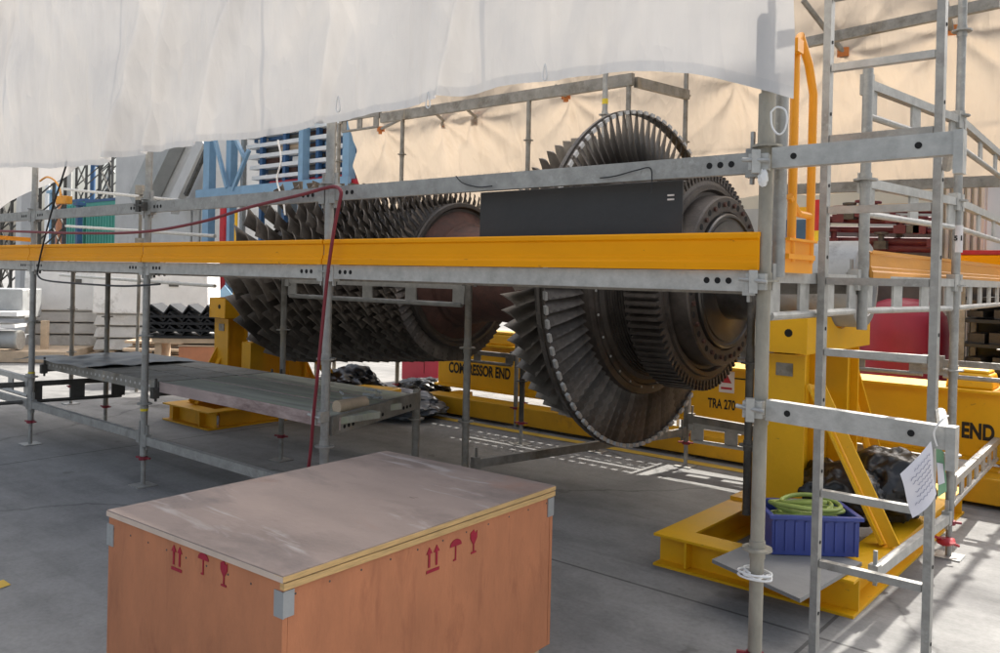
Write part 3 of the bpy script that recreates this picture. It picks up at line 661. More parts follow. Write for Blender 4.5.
# ------------------------------------------------------------------ rotor stands
def ibeam(mb, a, b, h=.18, w=.16, t=.014):
    a = Vector(a); b = Vector(b)
    mb.bar(a+Vector((0, 0, h-t/2)), b+Vector((0, 0, h-t/2)), w, t); mb.bar(a+Vector((0, 0, t/2)), b+Vector((0, 0, t/2)), w, t); mb.bar(a+Vector((0, 0, h/2)), b+Vector((0, 0, h/2)), .012, h-2*t)
def stand(name, x0, x1, y0, y1, cx, ztop, label, m1):
    st = thing(name, ((x0+x1)/2, (y0+y1)/2, 0), label, 'rotor stand', 'rotor stands')
    w = .17
    for (a, b) in (((x0, y0+w/2), (x1, y0+w/2)), ((x0, y1-w/2), (x1, y1-w/2)), ((x0+w/2, y0+w+.002), (x0+w/2, y1-w-.002)), ((x1-w/2, y0+w+.002), (x1-w/2, y1-w-.002))):
        q = MB(); ibeam(q, (*a, .0), (*b, .0), .18, w); q.build('base_beam', m1, st)
    for xx in (x0+.19, x1-.19): q = MB(); q.box((xx, y0+w/2, .092), (.012, w-.02, .145)); q.build('stiffener', m1, st)
    q = MB(); yc = CY
    q.box((cx, yc, .19), (x1-x0-.2, .55, .02)); q.build('bed_plate', m1, st)
    q = MB()
    hc = ztop-.42
    for yy in (yc-.42, yc+.36):
        q = MB(); q.box((cx-.01, yy-.11, .2+hc/2), (.26, .02, hc)); q.box((cx-.01, yy+.11, .2+hc/2), (.26, .02, hc)); q.box((cx-.08, yy, .2+hc/2), (.02, .198, hc)); q.box((cx+.06, yy, .2+hc/2), (.02, .198, hc)); q.build('column', m1, st)
    q = MB(); q.box((cx+.0, yc-.544, ztop-.31), (.10, .006, .075)); q.build('opening', galv_old, st)
    q = MB(); q.box((cx-.01, yc-.03, .2+hc*.35), (.02, .53, hc*.7)); q.build('web_plate', m1, st)
    # saddle: a deep plate box with a cradle cut for the journal
    n = 14; rr = .285; hw = .60; dz = .21
    poly = [(-hw, -dz), (hw, -dz), (hw, 0)] + [(rr*math.cos(a), ztop_c(ztop)+rr*-math.sin(a)) for a in [math.asin(min(1, ztop_c(ztop)/rr))+(math.pi-2*math.asin(min(1, ztop_c(ztop)/rr)))*i/n for i in range(n+1)]] + [(-hw, 0)]
    dxr = .15
    for dx in (-.15, dxr-.02):
        q = MB(); q.prism(poly, (cx+dx, yc, ztop), (0, 1, 0), (0, 0, 1), .02); q.build('saddle_plate', m1, st)
    q = MB(); mx_ = cx+(dxr-.15)/2; wx = dxr+.15-.042; q.box((mx_, yc, ztop-dz+.011), (wx, hw*2-.01, .018)); q.box((mx_, yc-hw+.011, ztop-dz/2), (wx, .018, dz-.004)); q.box((mx_, yc+hw-.011, ztop-dz/2), (wx, .018, dz-.004)); q.build('saddle_plate', m1, st)
    k = MB(); k.disc((cx+.04, yc-hw+.003, ztop-.09), (0, -1, 0), .024, .003, 12); k.build('lifting_hole', black_hole, st)
    return st
def ztop_c(z): return 1.6-z
def strut(st, a, b, mat, w=.10, t=.016):
    a = Vector(a); b = Vector(b); q = MB(); q.bar(a, b, w, t, upv=(1, 0, 0)); q.bar(a+Vector((w/2, 0, 0)), b+Vector((w/2, 0, 0)), t, .06, upv=(1, 0, 0)); q.build('strut', mat, st)
ts = stand('rotor_stand', -2.30, -1.22, 4.13, 6.6, -1.86, 1.395, 'bright yellow steel stand under the near right end of the rotor', ylw)
strut(ts, (-1.27, 4.80, .19), (-1.73, 4.93, 1.0), ylw, .11); strut(ts, (-1.76, 6.43, .19), (-1.84, 5.92, 1.02), ylw, .11); strut(ts, (-2.12, 4.95, .19), (-1.97, 4.95, 1.0), ylw, .09); strut(ts, (-2.1, 6.4, .19), (-2.02, 5.62, 1.0), ylw, .09)
cs = stand('rotor_stand', -8.36, -7.46, 4.45, 6.4, -7.92, 1.30, 'dull yellow steel stand under the far left end of the rotor', ylw_dull)
strut(cs, (-8.05, 4.62, .19), (-7.98, 5.12, 1.15), ylw_dull, .12); strut(cs, (-8.05, 6.2, .19), (-7.98, 5.65, 1.1), ylw_dull, .12); strut(cs, (-7.6, 6.25, .19), (-7.8, 5.65, 1.05), ylw_dull, .12)
q = MB(); q.box((-7.55, 5.0, .52), (.16, .16, .66)); q.build('jack_post', ylw_dull, cs)

# ------------------------------------------------------------------ low platform planks
ZP = .735
for i in range(3):
    w = .33; y = 3.10+w*i
    q = MB(); xe = -3.80-.16*i; q.box(((xe-5.87)/2, y+w/2, ZP), (xe+5.87, w-.015, .042)); q.cur = 1; q.box(((xe-5.87)/2, y-.001+.006, ZP-.016), (xe+5.88, .012, .078))
    names = ('nearest the crate', 'middle of the three', 'nearest the rotor')
    tag(q.build('plank', [plank_g, plank_e], bevel=.003), ('greenish grey plank of the low platform, the one %s' % names[i]), 'plank', 'planks of the low platform')
for i in range(3):
    w = .33; y = 3.10+w*i
    q = MB(); q.box((-6.93, y+w/2, ZP), (2.06, w-.015, .04)); q.cur = 0; q.box((-6.93, y+.004, ZP-.02), (2.06, .008, .085)); k = q; k.cur = 1
    if i == 0:
        for j in range(26): k.disc((-7.9+.075*j, y, ZP-.02), (0, -1, 0), .011, .002, 8)  # pale discs painted for daylight showing through the punched holes
    tag(q.build('plank', [galv_old, white_rib]), 'perforated steel plank at the far left of the low platform, %s' % ('front one with punched edge', 'middle one', 'rear one')[i], 'plank', 'planks of the low platform')
lp = thing('platform_frame', (-5.9, 3.6, 0), 'low steel bearer frame carrying the greenish planks beside the crate', 'scaffold')
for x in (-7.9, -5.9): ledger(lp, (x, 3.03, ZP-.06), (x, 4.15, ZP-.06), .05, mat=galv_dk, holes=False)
e0 = Vector((-3.79, 3.03, ZP-.02)); e1 = Vector((-4.08, 4.0, ZP-.0))
q = MB(); q.bar(e0, e1, .03, .11); d = (e1-e0).normalized(); k = q; k.cur = 1; nn = Vector((-d.y, d.x, 0))*-1
for j in range(3):
    for t in (.12, .45, .8): k.disc(e0.lerp(e1, t+.045*j)+nn*.015+Vector((0, 0, -.02)), nn, .012, .003, 8)
q.build('end_bearer', [galv_old, black_hole], lp)
standard(lp, -4.1, 4.02, 0, ZP+.07, galv_old, r=.026)
ledger(lp, (-5.9, 4.15, ZP-.06), (-4.1, 4.05, ZP-.06), .05, mat=galv_dk, holes=False)
# plastic sheet on the far end, clutter on the near end
def sfn(u, v):
    x = -8.45+1.5*u; y = 3.02+1.0*v; z = ZP+.03+.035*abs(noise.noise(Vector((x*2, y*2, 1))))+.02*noise.noise(Vector((x*5, y*5, 3)))
    if x < -7.98: z -= (-7.98-x)*.12
    return Vector((x, y+.04*noise.noise(Vector((x*3, 0, 0))), z))
q = MB(); q.grid(sfn, 50, 40); tag(q.build('plastic_sheet', plastic_gr, ang=180), 'crumpled grey plastic sheet draped over the far left end of the low platform', 'plastic sheet')
q = MB(); q.tube([(-3.97, 3.22, ZP+.05), (-3.99, 3.46, ZP+.05)], .04, 14); tag(q.build('timber_roll', timber), 'short pale timber offcut on the near end of the low platform', 'timber')
q = MB()
for i in range(7):
    a = rnd.uniform(-.5, .7); x = rnd.uniform(-4.35, -4.1); y = rnd.uniform(3.45, 3.9); L = rnd.uniform(.15, .3)
    q.tube([(x, y, ZP+.034+.008*i), (x+math.cos(a)*L*.4, y+math.sin(a)*L*.5, ZP+.034+.008*i)], .008, 6)
tag(q.build('cut_straps', foil), 'heap of thin grey metal strips lying on the near end of the low platform', 'scrap strips', kind='stuff')

# ------------------------------------------------------------------ crate
cr = thing('crate', (-2.45, 2.05, 0), 'large orange plywood crate with weathered grey lid in the foreground', 'crate')
cx0, cx1, cy0, cy1, cz = -2.935, -1.96, 1.37, 2.73, .75
q = MB(); q.box(((cx0+cx1)/2, (cy0+cy1)/2, cz-.011), (cx1-cx0, cy1-cy0, .022)); q.build('lid', ply_top, cr, bevel=.002)
q = MB(); q.box((cx1-.006, (cy0+cy1)/2, cz-.0325), (.018, cy1-cy0-.004, .019)); q.build('batten', ply_edge, cr)
q = MB(); q.box(((cx0+cx1)/2, cy0+.004, cz-.0125), (cx1-cx0+.002, .012, .016)); q.build('edge_strip', pale_strip, cr)
q = MB(); q.box((cx1-.018, (cy0+cy1)/2, cz-.0115), (.042, cy1-cy0+.002, .015)); q.build('edge_strip', ply_edge, cr)
hz = cz-.045; zb = .10
for (c, d) in ((((cx0+cx1)/2, cy0+.014, (hz+zb)/2+.011), (cx1-cx0-.012, .018, hz-zb+.022)), ((cx1-.016, (cy0+cy1)/2, (hz+zb)/2), (.018, cy1-cy0-.05, hz-zb)), (((cx0+cx1)/2, cy1-.014, (hz+zb)/2+.011), (cx1-cx0-.012, .018, hz-zb+.022)), ((cx0+.016, (cy0+cy1)/2, (hz+zb)/2), (.018, cy1-cy0-.05, hz-zb))):
    q = MB(); q.box(c, d); q.cur = 1
    if c[1] < cy0+.1:
        for j in range(9): q.disc((cx0+.04+(cx1-cx0-.08)*j/8, cy0+.0052, cz-.06), (0, -1, 0), .0035, .001, 8)
    elif c[0] > cx1-.1:
        for j in range(11): q.disc((cx1-.0072, cy0+.05+(cy1-cy0-.1)*j/10, cz-.065), (1, 0, 0), .0035, .001, 8)
    q.build('side_panel', [ply_side, galv_dk], cr)
q = MB()
for x in (cx0+.1, (cx0+cx1)/2, cx1-.1): q.box((x, (cy0+cy1)/2, .05), (.09, cy1-cy0-.02, .099))
q.build('skid', timber, cr)
for (x, y) in ((cx0, cy0), (cx1, cy1), (cx1, cy0)):
    q = MB(); sx = 1 if x == cx0 else -1; sy = 1 if y == cy0 else -1
    q.box((x+sx*.02, y+sy*.0035-.0*sy, cz-.085), (.042, .004, .075)) if y == cy0 else q.box((x-.0045, y-.022, cz-.085), (.004, .042, .075))
    if (x, y) == (cx1, cy0): q.box((x-.0045, y+.022, cz-.085), (.004, .042, .075))
    q.build('corner_bracket', grey_mach, cr)
def arrow(mb, o, ax, ay, s, bar=True):
    for dx in (0, .058*s):
        P = [(-.007, 0), (.007, 0), (.007, .072), (.023, .072), (0, .108), (-.023, .072), (-.007, .072)]
        mb.prism([(x*s+dx, y*s) for x, y in P], o, ax, ay, .002)
    if bar: mb.prism([(-.02*s, -.03*s), (.080*s, -.03*s), (.080*s, -.014*s), (-.02*s, -.014*s)], o, ax, ay, .002)
def umbrella(mb, o, ax, ay, s):
    arc = [(.045*math.cos(a)*s, .075*s+.035*math.sin(a)*s) for a in [math.pi*i/10 for i in range(11)]]
    mb.prism([(-x, y) for x, y in arc[::-1]][::-1] if False else arc, o, ax, ay, .002)
    mb.prism([(-.004*s, .0), (.004*s, .0), (.004*s, .076*s), (-.004*s, .076*s)], o, ax, ay, .0019)
    mb.prism([(-.018*s, -.0), (-.004*s, -.0), (-.004*s, .008*s), (-.018*s, .008*s)], o, ax, ay, .0018)
def glass(mb, o, ax, ay, s):
    mb.prism([(-.004, .045), (.004, .045), (.026, .075), (.026, .11), (.012, .098), (.0, .118), (-.026, .105), (-.026, .075)] if s == 1 else [(x*s, y*s) for x, y in [(-.004, .045), (.004, .045), (.026, .075), (.026, .11), (.012, .098), (.0, .118), (-.026, .105), (-.026, .075)]], o, ax, ay, .002)
    mb.prism([(-.004*s, .008*s), (.004*s, .008*s), (.004*s, .046*s), (-.004*s, .046*s)], o, ax, ay, .0019)
    mb.prism([(-.02*s, 0), (.02*s, 0), (.02*s, .009*s), (-.02*s, .009*s)], o, ax, ay, .0018)
def mark_face(P0, fn, ax, off, s):
    q = MB(); fn(q, Vector(P0)+off, Vector(ax), Vector((0, 0, 1)), s); q.build('handling_mark', mark_red, cr)
yf = cy0+.0045
for (px, py, fn, s) in ((170, 562, arrow, .58), (197, 573, umbrella, .62), (216, 585, glass, .66)):
    p = onY(px, py, yf); mark_face((p.x, yf, p.z), fn, (1, 0, 0), Vector((0, -.0005, 0)), s)
xf = cx1-.0065
for (px, py, fn, s) in ((424, 569, arrow, .64), (452, 562, umbrella, .68), (471, 555, glass, .72)):
    p = onX(px, py, xf); mark_face((xf, p.y, p.z), fn, (0, 1, 0), Vector((.0005, 0, 0)), s)

cr.rotation_euler.z = R(2.4)
# ------------------------------------------------------------------ hoses, cables, ties
yh = 2.93
pts = [onY(x, y, yh) for x, y in ((-60, 231), (0, 231), (70, 233), (140, 232), (200, 222), (250, 207), (300, 195), (325, 188), (336, 187))]
pts += [onY(x, y, yh-.02) for x, y in ((341, 192), (339, 205), (334, 230), (327, 280), (321, 340), (314, 410), (308, 470))]
pts += [Vector((-3.95, 2.9, .012)), Vector((-4.2, 2.75, .012))]
rope('hose', pts, .0102, darkred, 'dark red hose looped over the guard rail and hanging down a post', 'hose')
pts = [onY(x, y, 2.94) for x, y in ((68, 160), (64, 172), (52, 210), (43, 245), (38, 268), (39, 277), (50, 281), (85, 284), (125, 286), (160, 284))]
rope('cable', pts, .0075, black_rub, 'thin black cable dangling at the far left of the walkway', 'cable')
pts = [onY(x, y, 2.9) for x, y in ((771, 112), (777, 107), (785, 110), (787, 120), (784, 131), (778, 134), (772, 126), (771, 112))]
rope('rope', pts, .0035, white_m, 'white rope tied round the corner post beside the safety gate', 'rope')
for i, (x, y, lb) in enumerate(((428, 88, 'white loop tied at the middle of the front tarpaulin hem'), (545, 60, 'white loop tied on the front tarpaulin hem above the black board'), (338, 92, 'white tie hanging on the front tarpaulin hem by the hose post'))):
    pts = [onY(x+dx, y+dy, 2.80) for dx, dy in ((0, 4), (-1, 8), (-2, 17), (0, 20), (2, 17), (1, 8), (0, 4))]
    rope('tie', pts, .0032, white_m, lb, 'rope tie', 'ties on the front tarpaulin')
q = MB(); q.blob(onY(763, 178, 2.93), (.018, .012, .03), .5, 3, 4, 3); tag(q.build('plastic_wrap', white_m), 'crumpled clear plastic wrapped round the guard rail end', 'plastic wrap')
pts = []
for i in range(40):
    a = i*.75; pts.append(Vector((-1.235+.045*math.cos(a)+.02*math.sin(i), 2.99+.045*math.sin(a), .50+.0006*i)))
rope('rope', pts, .004, white_m, 'white string knotted low on the corner post above the blue bin', 'rope', k=3)
pts = [onY(x, y, 5.4) for x, y in ((258, 180), (252, 205), (262, 230), (258, 260), (262, 300))]
rope('rope', [onY(x, y, 4.5) for x, y in ((278, 140), (281, 160), (277, 180), (283, 200), (285, 215))], .008, white_m, 'white rope dangling in front of the blue steel rack', 'rope')
# cut wires on the rail and the board
for i, (pp, lb) in enumerate((([(456, 176), (463, 183), (478, 187), (492, 186)], 'thin dark wire lying on the guard rail left of the black board'), ([(600, 178), (615, 176), (637, 170), (650, 168), (652, 180), (651, 193)], 'thin dark wire hooked over the guard rail above the black board'))):
    rope('wire', [onY(x, y, 2.965) for x, y in pp], .0028, black_rub, lb, 'wire')

# paper sheets hung near the ladder
def sheet(name, quad, mat, lab, cat, bend=.02):
    q = MB(); a, b, c, d = [Vector(v) for v in quad]; nrm = (b-a).cross(d-a).normalized()
    def fn(u, v):
        p = (a*(1-u)+b*u)*(1-v)+(d*(1-u)+c*u)*v; return p+nrm*(bend*math.sin(u*3.1)*(.4+.6*v)+.004*math.sin(v*7))
    q.grid(fn, 12, 12); return tag(q.build(name, mat, ang=180), lab, cat), fn
sh, fn = sheet('paper_sheet', [onY(931, 441, 2.93), onY(900, 474, 2.86), onY(912, 518, 2.86), onY(936, 494, 2.93)], paper, 'white handwritten paper sheet hanging by the ladder stile', 'paper')
scr = MB()
for i in range(7):
    v = .16+.105*i; n0 = .12; L = rnd.uniform(.45, .75); m_ = 14
    pts = [fn(n0+L*j/m_, v+.022*math.sin(j*2.3+i)) for j in range(m_+1)]
    for off in (-.0025, .0025): scr.tube([p+(fn(.1, 0)-fn(0, 0)).cross(fn(0, .1)-fn(0, 0)).normalized()*off for p in pts], .0009, 4)
scr.build('handwriting', M('ink', (.3, .29, .38), .7), sh)
sh2, fn2 = sheet('scaffold_tag', [onY(936, 447, 2.96), onY(944, 452, 2.97), onY(947, 492, 2.97), onY(938, 498, 2.96)], paper_g, 'green and white tag card hanging behind the paper sheet', 'tag', .004)
q = MB(); q.add([fn2(.12, .3)+Vector((0, -.006, 0)), fn2(.88, .3)+Vector((0, -.006, 0)), fn2(.88, .75)+Vector((0, -.006, 0)), fn2(.12, .75)+Vector((0, -.006, 0))], [(0, 1, 2, 3)]); q.build('card_panel', paper, sh2)
rope('tie', [onY(937, 446, 2.95), onY(934, 432, 2.93), onY(942, 420, 2.925), onY(948, 416, 2.96)], .003, white_m, 'thin white tie holding the paper sheet to the rail', 'rope tie')
q = MB(); pc = onX(946, 541, -1.1); q.blob(pc, (.05, .05, .025), .5, 3, 2, 2); q.tube([pc+Vector((-.05, -.06, .03)), pc+Vector((.06, .05, -.03))], .008, 6); tag(q.build('ribbon', redp), 'scrap of red ribbon tied low on the rear post at right', 'ribbon')

# blue bin with hose, bags
bb = thing('plastic_bin', (-1.55, 4.42, .205), 'blue plastic bin full of coiled hose on the yellow stand base', 'bin')
a0 = R(38); ctr = Vector((-1.56, 4.42, 0)); zb0 = .206
def binwall(mb, d0, d1, h0, h1, thick=.012):
    for (sx, sy, L, W) in ((0, -1, d0, d1), (0, 1, d0, d1), (-1, 0, d1, d0), (1, 0, d1, d0)):
        off = Vector((sx*(d0/2-thick/2), sy*(d1/2-thick/2), 0)); off.rotate(Matrix.Rotation(a0, 3, 'Z'))
        dim = (d0, thick, h1-h0) if sy else (thick, d1-2*thick-.002, h1-h0)
        mb.box(ctr+off+Vector((0, 0, (h0+h1)/2)), dim, a0)
q = MB(); binwall(q, .44, .32, zb0, zb0+.20); q.box(ctr+Vector((0, 0, zb0+.006)), (.41, .29, .01), a0); q.build('body', blue_pl, bb, bevel=.003)
q = MB(); binwall(q, .475, .355, zb0+.185, zb0+.205, .028); q.build('rim', blue_pl, bb, bevel=.003)
q = MB()
for k_ in range(-4, 5):
    off = Vector((k_*.05, -.163, 0)); off.rotate(Matrix.Rotation(a0, 3, 'Z')); q.box(ctr+off+Vector((0, 0, zb0+.10)), (.012, .01, .15), a0)
q.build('rib', blue_pl, bb)
pts = []
for i in range(150):
    a = i*.33; r0 = .12+.025*math.sin(i*.21)
    pts.append(ctr+Vector((r0*1.35*math.cos(a)*math.cos(a0)-r0*.9*math.sin(a)*math.sin(a0), r0*1.35*math.cos(a)*math.sin(a0)+r0*.9*math.sin(a)*math.cos(a0), zb0+.10+.15*i/150+.012*math.sin(a*1.7))))
rope('hose', pts, .0115, hose_g, 'yellow green hose coiled in the blue bin', 'hose', k=2)
for i, (c, rd, lb) in enumerate((((-1.60, 5.04, .35), (.26, .2, .18), 'black rubbish bag behind the blue bin, nearest the stand column'), ((-1.40, 5.40, .37), (.23, .29, .22), 'black rubbish bag slumped between the stand struts, farther right'))):
    q = MB(); q.blob(c, rd, .36, 1.1, 5+i, 5, flat=-(c[2]-.205)); tag(q.build('rubbish_bag', bag_m, ang=50), lb, 'rubbish bag', 'black rubbish bags on the stand base')
q = MB(); a_, b_, c_, d_ = [onZ(x, y, .186) for x, y in ((712, 563), (768, 538), (862, 566), (800, 603))]; vs_ = [a_, b_, c_, d_]; q.add([v for v in vs_]+[v+Vector((0, 0, .018)) for v in vs_], [(0, 1, 2, 3), (7, 6, 5, 4), (0, 4, 5, 1), (1, 5, 6, 2), (2, 6, 7, 3), (3, 7, 4, 0)]); tag(q.build('ply_sheet', M('grey_ply', (.25, .245, .235), .8, 0, .15, 4, .1, 40)), 'grey plywood sheet lying on the yellow stand base under the blue bin', 'plywood sheet')

# ------------------------------------------------------------------ long lifting beam behind
lb = thing('lifting_beam', (-3.5, 7.5, .25), 'long yellow box beam with black lettering lying behind the rotor', 'lifting beam')
bx0, bx1, by = -7.08, .3, 7.3
q = MB(); q.box(((bx0+bx1)/2, by+.2, .53), (bx1-bx0, .4, .5)); q.build('box_beam', ylw, lb, bevel=.006)
q = MB(); q.box(((bx0+bx1)/2, by+.2, .79), (bx1-bx0+.04, .5, .022)); q.box(((bx0+bx1)/2, by+.2, .27), (bx1-bx0+.04, .5, .022)); q.build('flange', ylw, lb)
writing('lettering', 'COMPRESSOR END', .17, (-6.90, by-.003, .43), (1, 0, 0), (0, 0, 1), mark_blk, lb, .006, .66)
writing('lettering', 'TRA 270', .125, (-3.52, by-.003, .405), (1, 0, 0), (0, 0, 1), mark_blk, lb, .003, .6)
writing('lettering', 'END', .165, (-1.385, by-.003, .425), (1, 0, 0), (0, 0, 1), mark_blk, lb, .007, .68)
p = onY(607, 402, by); gp = onY(603, 396, by)
p0 = onY(848, 393, by); p1 = onY(865, 401, by)
q = MB(); q.box((p0.x+.03, by-.003, .69), (.16, .005, .075)); q.box((p0.x+.02, by-.003, .58), (.13, .005, .035)); q.build('green_plate', green_l, lb)
p = onY(727, 377, by); q = MB(); q.box((p.x, by-.003, .66), (.15, .005, .2)); o = q.build('warning_sign', sign_m, lb)
q = MB(); q.prism([(-.05, -.04), (.05, -.04), (0, .045)], (p.x, by-.0055, .69), (1, 0, 0), (0, 0, 1), .001); q.box((p.x, by-.0065, .60), (.11, .002, .02)); q.build('red_symbol', redp, o)
for x in (-6.9, -5.7, -4.4, -3.2, -2.2): k = MB(); k.box((x, by-.002, .70), (.12, .003, .012)); k.build('slot', black_hole, lb)
# base skids below and the galvanised lattice rail in front of its top edge
bs = thing('beam_skid', (-3.5, 6.95, 0), 'low dull yellow skid frame on the floor before the lettered beam', 'skid')
q = MB(); q.box(((bx0+bx1)/2+.2, 6.98, .125), (bx1-bx0, .26, .19)); q.build('skid_beam', ylw_dull, bs, bevel=.008)
for x in (-6.6, -4.8, -3., -1.2): q = MB(); q.box((x, 7.2, .13), (.2, .18, .2)); q.build('cross_tie', ylw_dull, bs)
fr = thing('guard_fence', (-3, 6.86, 0), 'galvanised lattice guard rail running along the lettered beam', 'guard rail')
lattice(fr, (-3.5, 6.86, .98), (-1.5, 6.86, .98), .10, galv, .5, .13); lattice(fr, (-1.5, 6.86, .98), (.5, 6.86, .98), .10, galv, .5, .13)
for x in (-3.5, .5): standard(fr, x, 6.86, 0, 1.1, galv, ros=False)
lattice(fr, (-8.9, 6.86, .70), (-5.5, 6.86, .70), .10, galv_old, .5, .1); standard(fr, -8.9, 6.86, 0, 1.5, galv_old, ros=False); standard(fr, -5.5, 6.86, 0, 1.1, galv_old, ros=False)
q = MB(); q.tube([onY(545, 372, 6.86), onY(580, 415, 6.86)], .02, 8); q.build('brace', white_c, fr)
for i, (x, lbl) in enumerate(((-6.2, 'yellow box cushion on the lettered beam seen left of the turbine discs'), (-1.35, 'yellow tub on the lettered beam behind the ladder'), (-.95, 'yellow tub on the lettered beam at the right edge'))):
    q = MB(); q.box((x, 7.5, .86), (.62 if i == 0 else .34, .3, .12), 0, .86); q.box((x, 7.5, .935), (.5 if i == 0 else .28, .24, .03), 0, .9)
    tag(q.build('yellow_pad', ylw, bevel=.02), lbl, 'padded box')

# ------------------------------------------------------------------ clutter seen beneath the rotor
def camrot(d): return R(40+d)
rb = onY(419, 380, 8.6); q = MB(); q.box((rb.x, 8.8, .42), (.75, .4, .80)); rbx = q.build('red_cabinet', M('crimson_cabinet', (.40, .02, .05), .5, 0, .1, 3), bevel=.01)
tag(rbx, 'crimson metal cabinet seen beneath the rotor', 'cabinet')
q = MB(); q.box((rb.x, 8.597, .62), (.70, .005, .012)); q.box((rb.x+.1, 8.597, .45), (.012, .005, .6)); q.build('door_seam', darkred, rbx)
def sheetpile(name, c, rad, mat, lab, cat, seed, amp=.42):
    q = MB(); q.blob(c, rad, amp, 1.3, seed, 5, flat=-c[2]+.01 if c[2] < rad[2] else None); return tag(q.build(name, mat, ang=40), lab, cat)
p = onY(375, 345, 11.5); sheetpile('silver_bundle', (p.x, 11.5, .55), (.95, .5, .55), foil, 'heap of crumpled silver sheeting in sunlight beneath the rotor', 'sheeting', 11)
p = onY(350, 352, 10.2); sheetpile('silver_bundle', (p.x-.2, 10.2, .42), (.5, .4, .4), foil, 'small silver wrapped bundle next to the hose post', 'sheeting', 13)
p = onZ(395, 398, .2); sheetpile('grey_bundle', (p.x, p.y, .14), (.55, .4, .15), M('grey_sheet', (.12, .13, .145), .35, .1, .3, 5, .4, 9), 'dark grey plastic bundle on the floor left of the crimson cabinet', 'bundle', 17)
p = onZ(425, 390, .15); sheetpile('black_bundle', (p.x, p.y, .15), (.36, .26, .15), bag_m, 'black and silver bag in front of the crimson cabinet', 'bundle', 19)
p = onZ(352, 385, .3); sheetpile('black_bundle', (p.x, p.y, .25), (.5, .3, .25), bag_m, 'dark bag behind the hose post beneath the rotor', 'bundle', 21)
p = onZ(372, 392, .3); q = MB(); q.box((p.x, p.y, .25), (.55, .35, .2), .2); tag(q.build('yellow_box', ylw, bevel=.02), 'small yellow box among bags beneath the rotor', 'box')
q = MB()
for i in range(6):
    q.box((-13.4+.05*rnd.random(), 12.6, .06+.13*i), (2.6-.2*rnd.random(), .9, .09), rnd.uniform(-.05, .05))
tag(q.build('timber_pile', timber), 'pale timber stack in sunlight far beneath the rotor', 'timber pile')

# ------------------------------------------------------------------ left background
def seg_module(name, px, Y, w, d, h, label, rz):
    p = onY(px, 300, Y); t = thing(name, (p.x, p.y, 0), label, 'casing', 'white casings in the yard')
    base = Vector((p.x, p.y, 0)); q = MB()
    hh = h*.13
    for i in range(3): q.box(base+Vector((0, 0, .14+hh*(i+.5))), (w, d, hh-.02), rz, .94)
    q.build('ribbed_base', white_rib, t, bevel=.02)
    q = MB(); q.box(base+Vector((0, 0, .14+hh*3+(h-hh*3)/2)), (w*1.02, d*1.02, h-hh*3), rz, .97); o = q.build('upper_shell', white_c, t, bevel=.03)
    q = MB(); n = Vector((math.sin(rz), -math.cos(rz), 0)); a = Vector((math.cos(rz), math.sin(rz), 0))
    q.box(base+n*(d*.51-.0)+a*w*.2+Vector((0, 0, h*.80)), (.16, .02, .09), rz); q.build('vent', galv_dk, o)
    q = MB()
    for s_ in (-.35, 0, .35): q.box(base+a*(w*s_)+Vector((0, 0, .07)), (.14, d*.95, .135), rz)
    q.build('pallet', timber, t)
    return t
seg_module('casing', 70, 6.75, 1.25, 1.0, 1.66, 'white ribbed casing on a pallet at far left, the one nearer the left edge', camrot(12))
seg_module('casing', 160, 7.7, 1.9, 1.4, 1.66, 'white ribbed casing on a pallet, the wider right one behind the dark racks', camrot(10))
# black nested racks on a bench over an orange crate
p = onY(196, 340, 6.3); rk = thing('rack_stack', (p.x, 6.3, .62), 'stack of black nested V shaped trays on a timber bench', 'tray stack')
ang = camrot(8)
ex = Vector((math.cos(ang), math.sin(ang), 0)); ey = Vector((-math.sin(ang), math.cos(ang), 0)); B = Vector((p.x, 6.3, 0))
for j in range(4):
    q = MB(); w = 1.25; n = 5; poly = []
    z0 = .70+.095*j
    for i in range(n): x0 = -w/2+w/n*i; poly += [(x0, 0), (x0+w/n*.32, .12)]
    poly.append((w/2, 0)); low = [(x_, y_-.03) for x_, y_ in poly[::-1]]
    q.prism(poly+low, B+Vector((0, 0, z0))-ey*-.3, ex, (0, 0, 1), .6)
    q.box(B+Vector((0, 0, z0-.05)), (w, .62, .035), ang)
    q.build('tray', black_rack, rk)
q = MB(); q.box(B+Vector((0, 0, .60)), (1.05, .6, .07), ang)
for s_ in (-.45, .45): q.box(B+ex*s_+Vector((0, 0, .28)), (.09, .5, .56), ang)
bn = q.build('timber_bench', timber); tag(bn, 'low timber bench beneath the black trays', 'bench')
q = MB(); q.box(B+ex*.2-ey*.1+Vector((0, 0, .27)), (.72, .45, .5), ang); q.cur = 1; q.box(B+ex*.2-ey*.1+Vector((0, 0, .53)), (.74, .47, .02), ang); tag(q.build('crate', [orange_w, timber], bevel=.006), 'small plain orange plywood box under the timber bench', 'crate')
# grey machine and cylinder at the left edge
p = onY(8, 343, 5.3); mc = thing('machine_skid', (p.x, 5.3, 0), 'grey machine skid with galvanised drum at the far left edge', 'machine')
ang = camrot(5); ex = Vector((math.cos(ang), math.sin(ang), 0)); ey = Vector((-math.sin(ang), math.cos(ang), 0)); B = Vector((p.x, 5.3, 0))
q = MB(); q.tube([B-ex*.9+Vector((0, 0, .36)), B+ex*.18+Vector((0, 0, .36))], .15, 24); o = q.build('drum', grey_mach, mc)
q = MB(); q.tube([B+ex*.16+Vector((0, 0, .36)), B+ex*.2+Vector((0, 0, .36))], .165, 24); q.build('drum_rim', galv_lt, o)
q = MB(); q.box(B-ex*.45+ey*.5+Vector((0, 0, .95)), (1.2, .7, .5), ang); q.build('housing', grey_mach, mc, bevel=.02)
q = MB(); q.box(B-ex*.2+Vector((0, 0, .80)), (.9, .5, .07), ang); q.box(B-ex*.25+Vector((0, 0, .60)), (.9, .4, .05), ang); q.build('shelf_plate', white_m, mc)
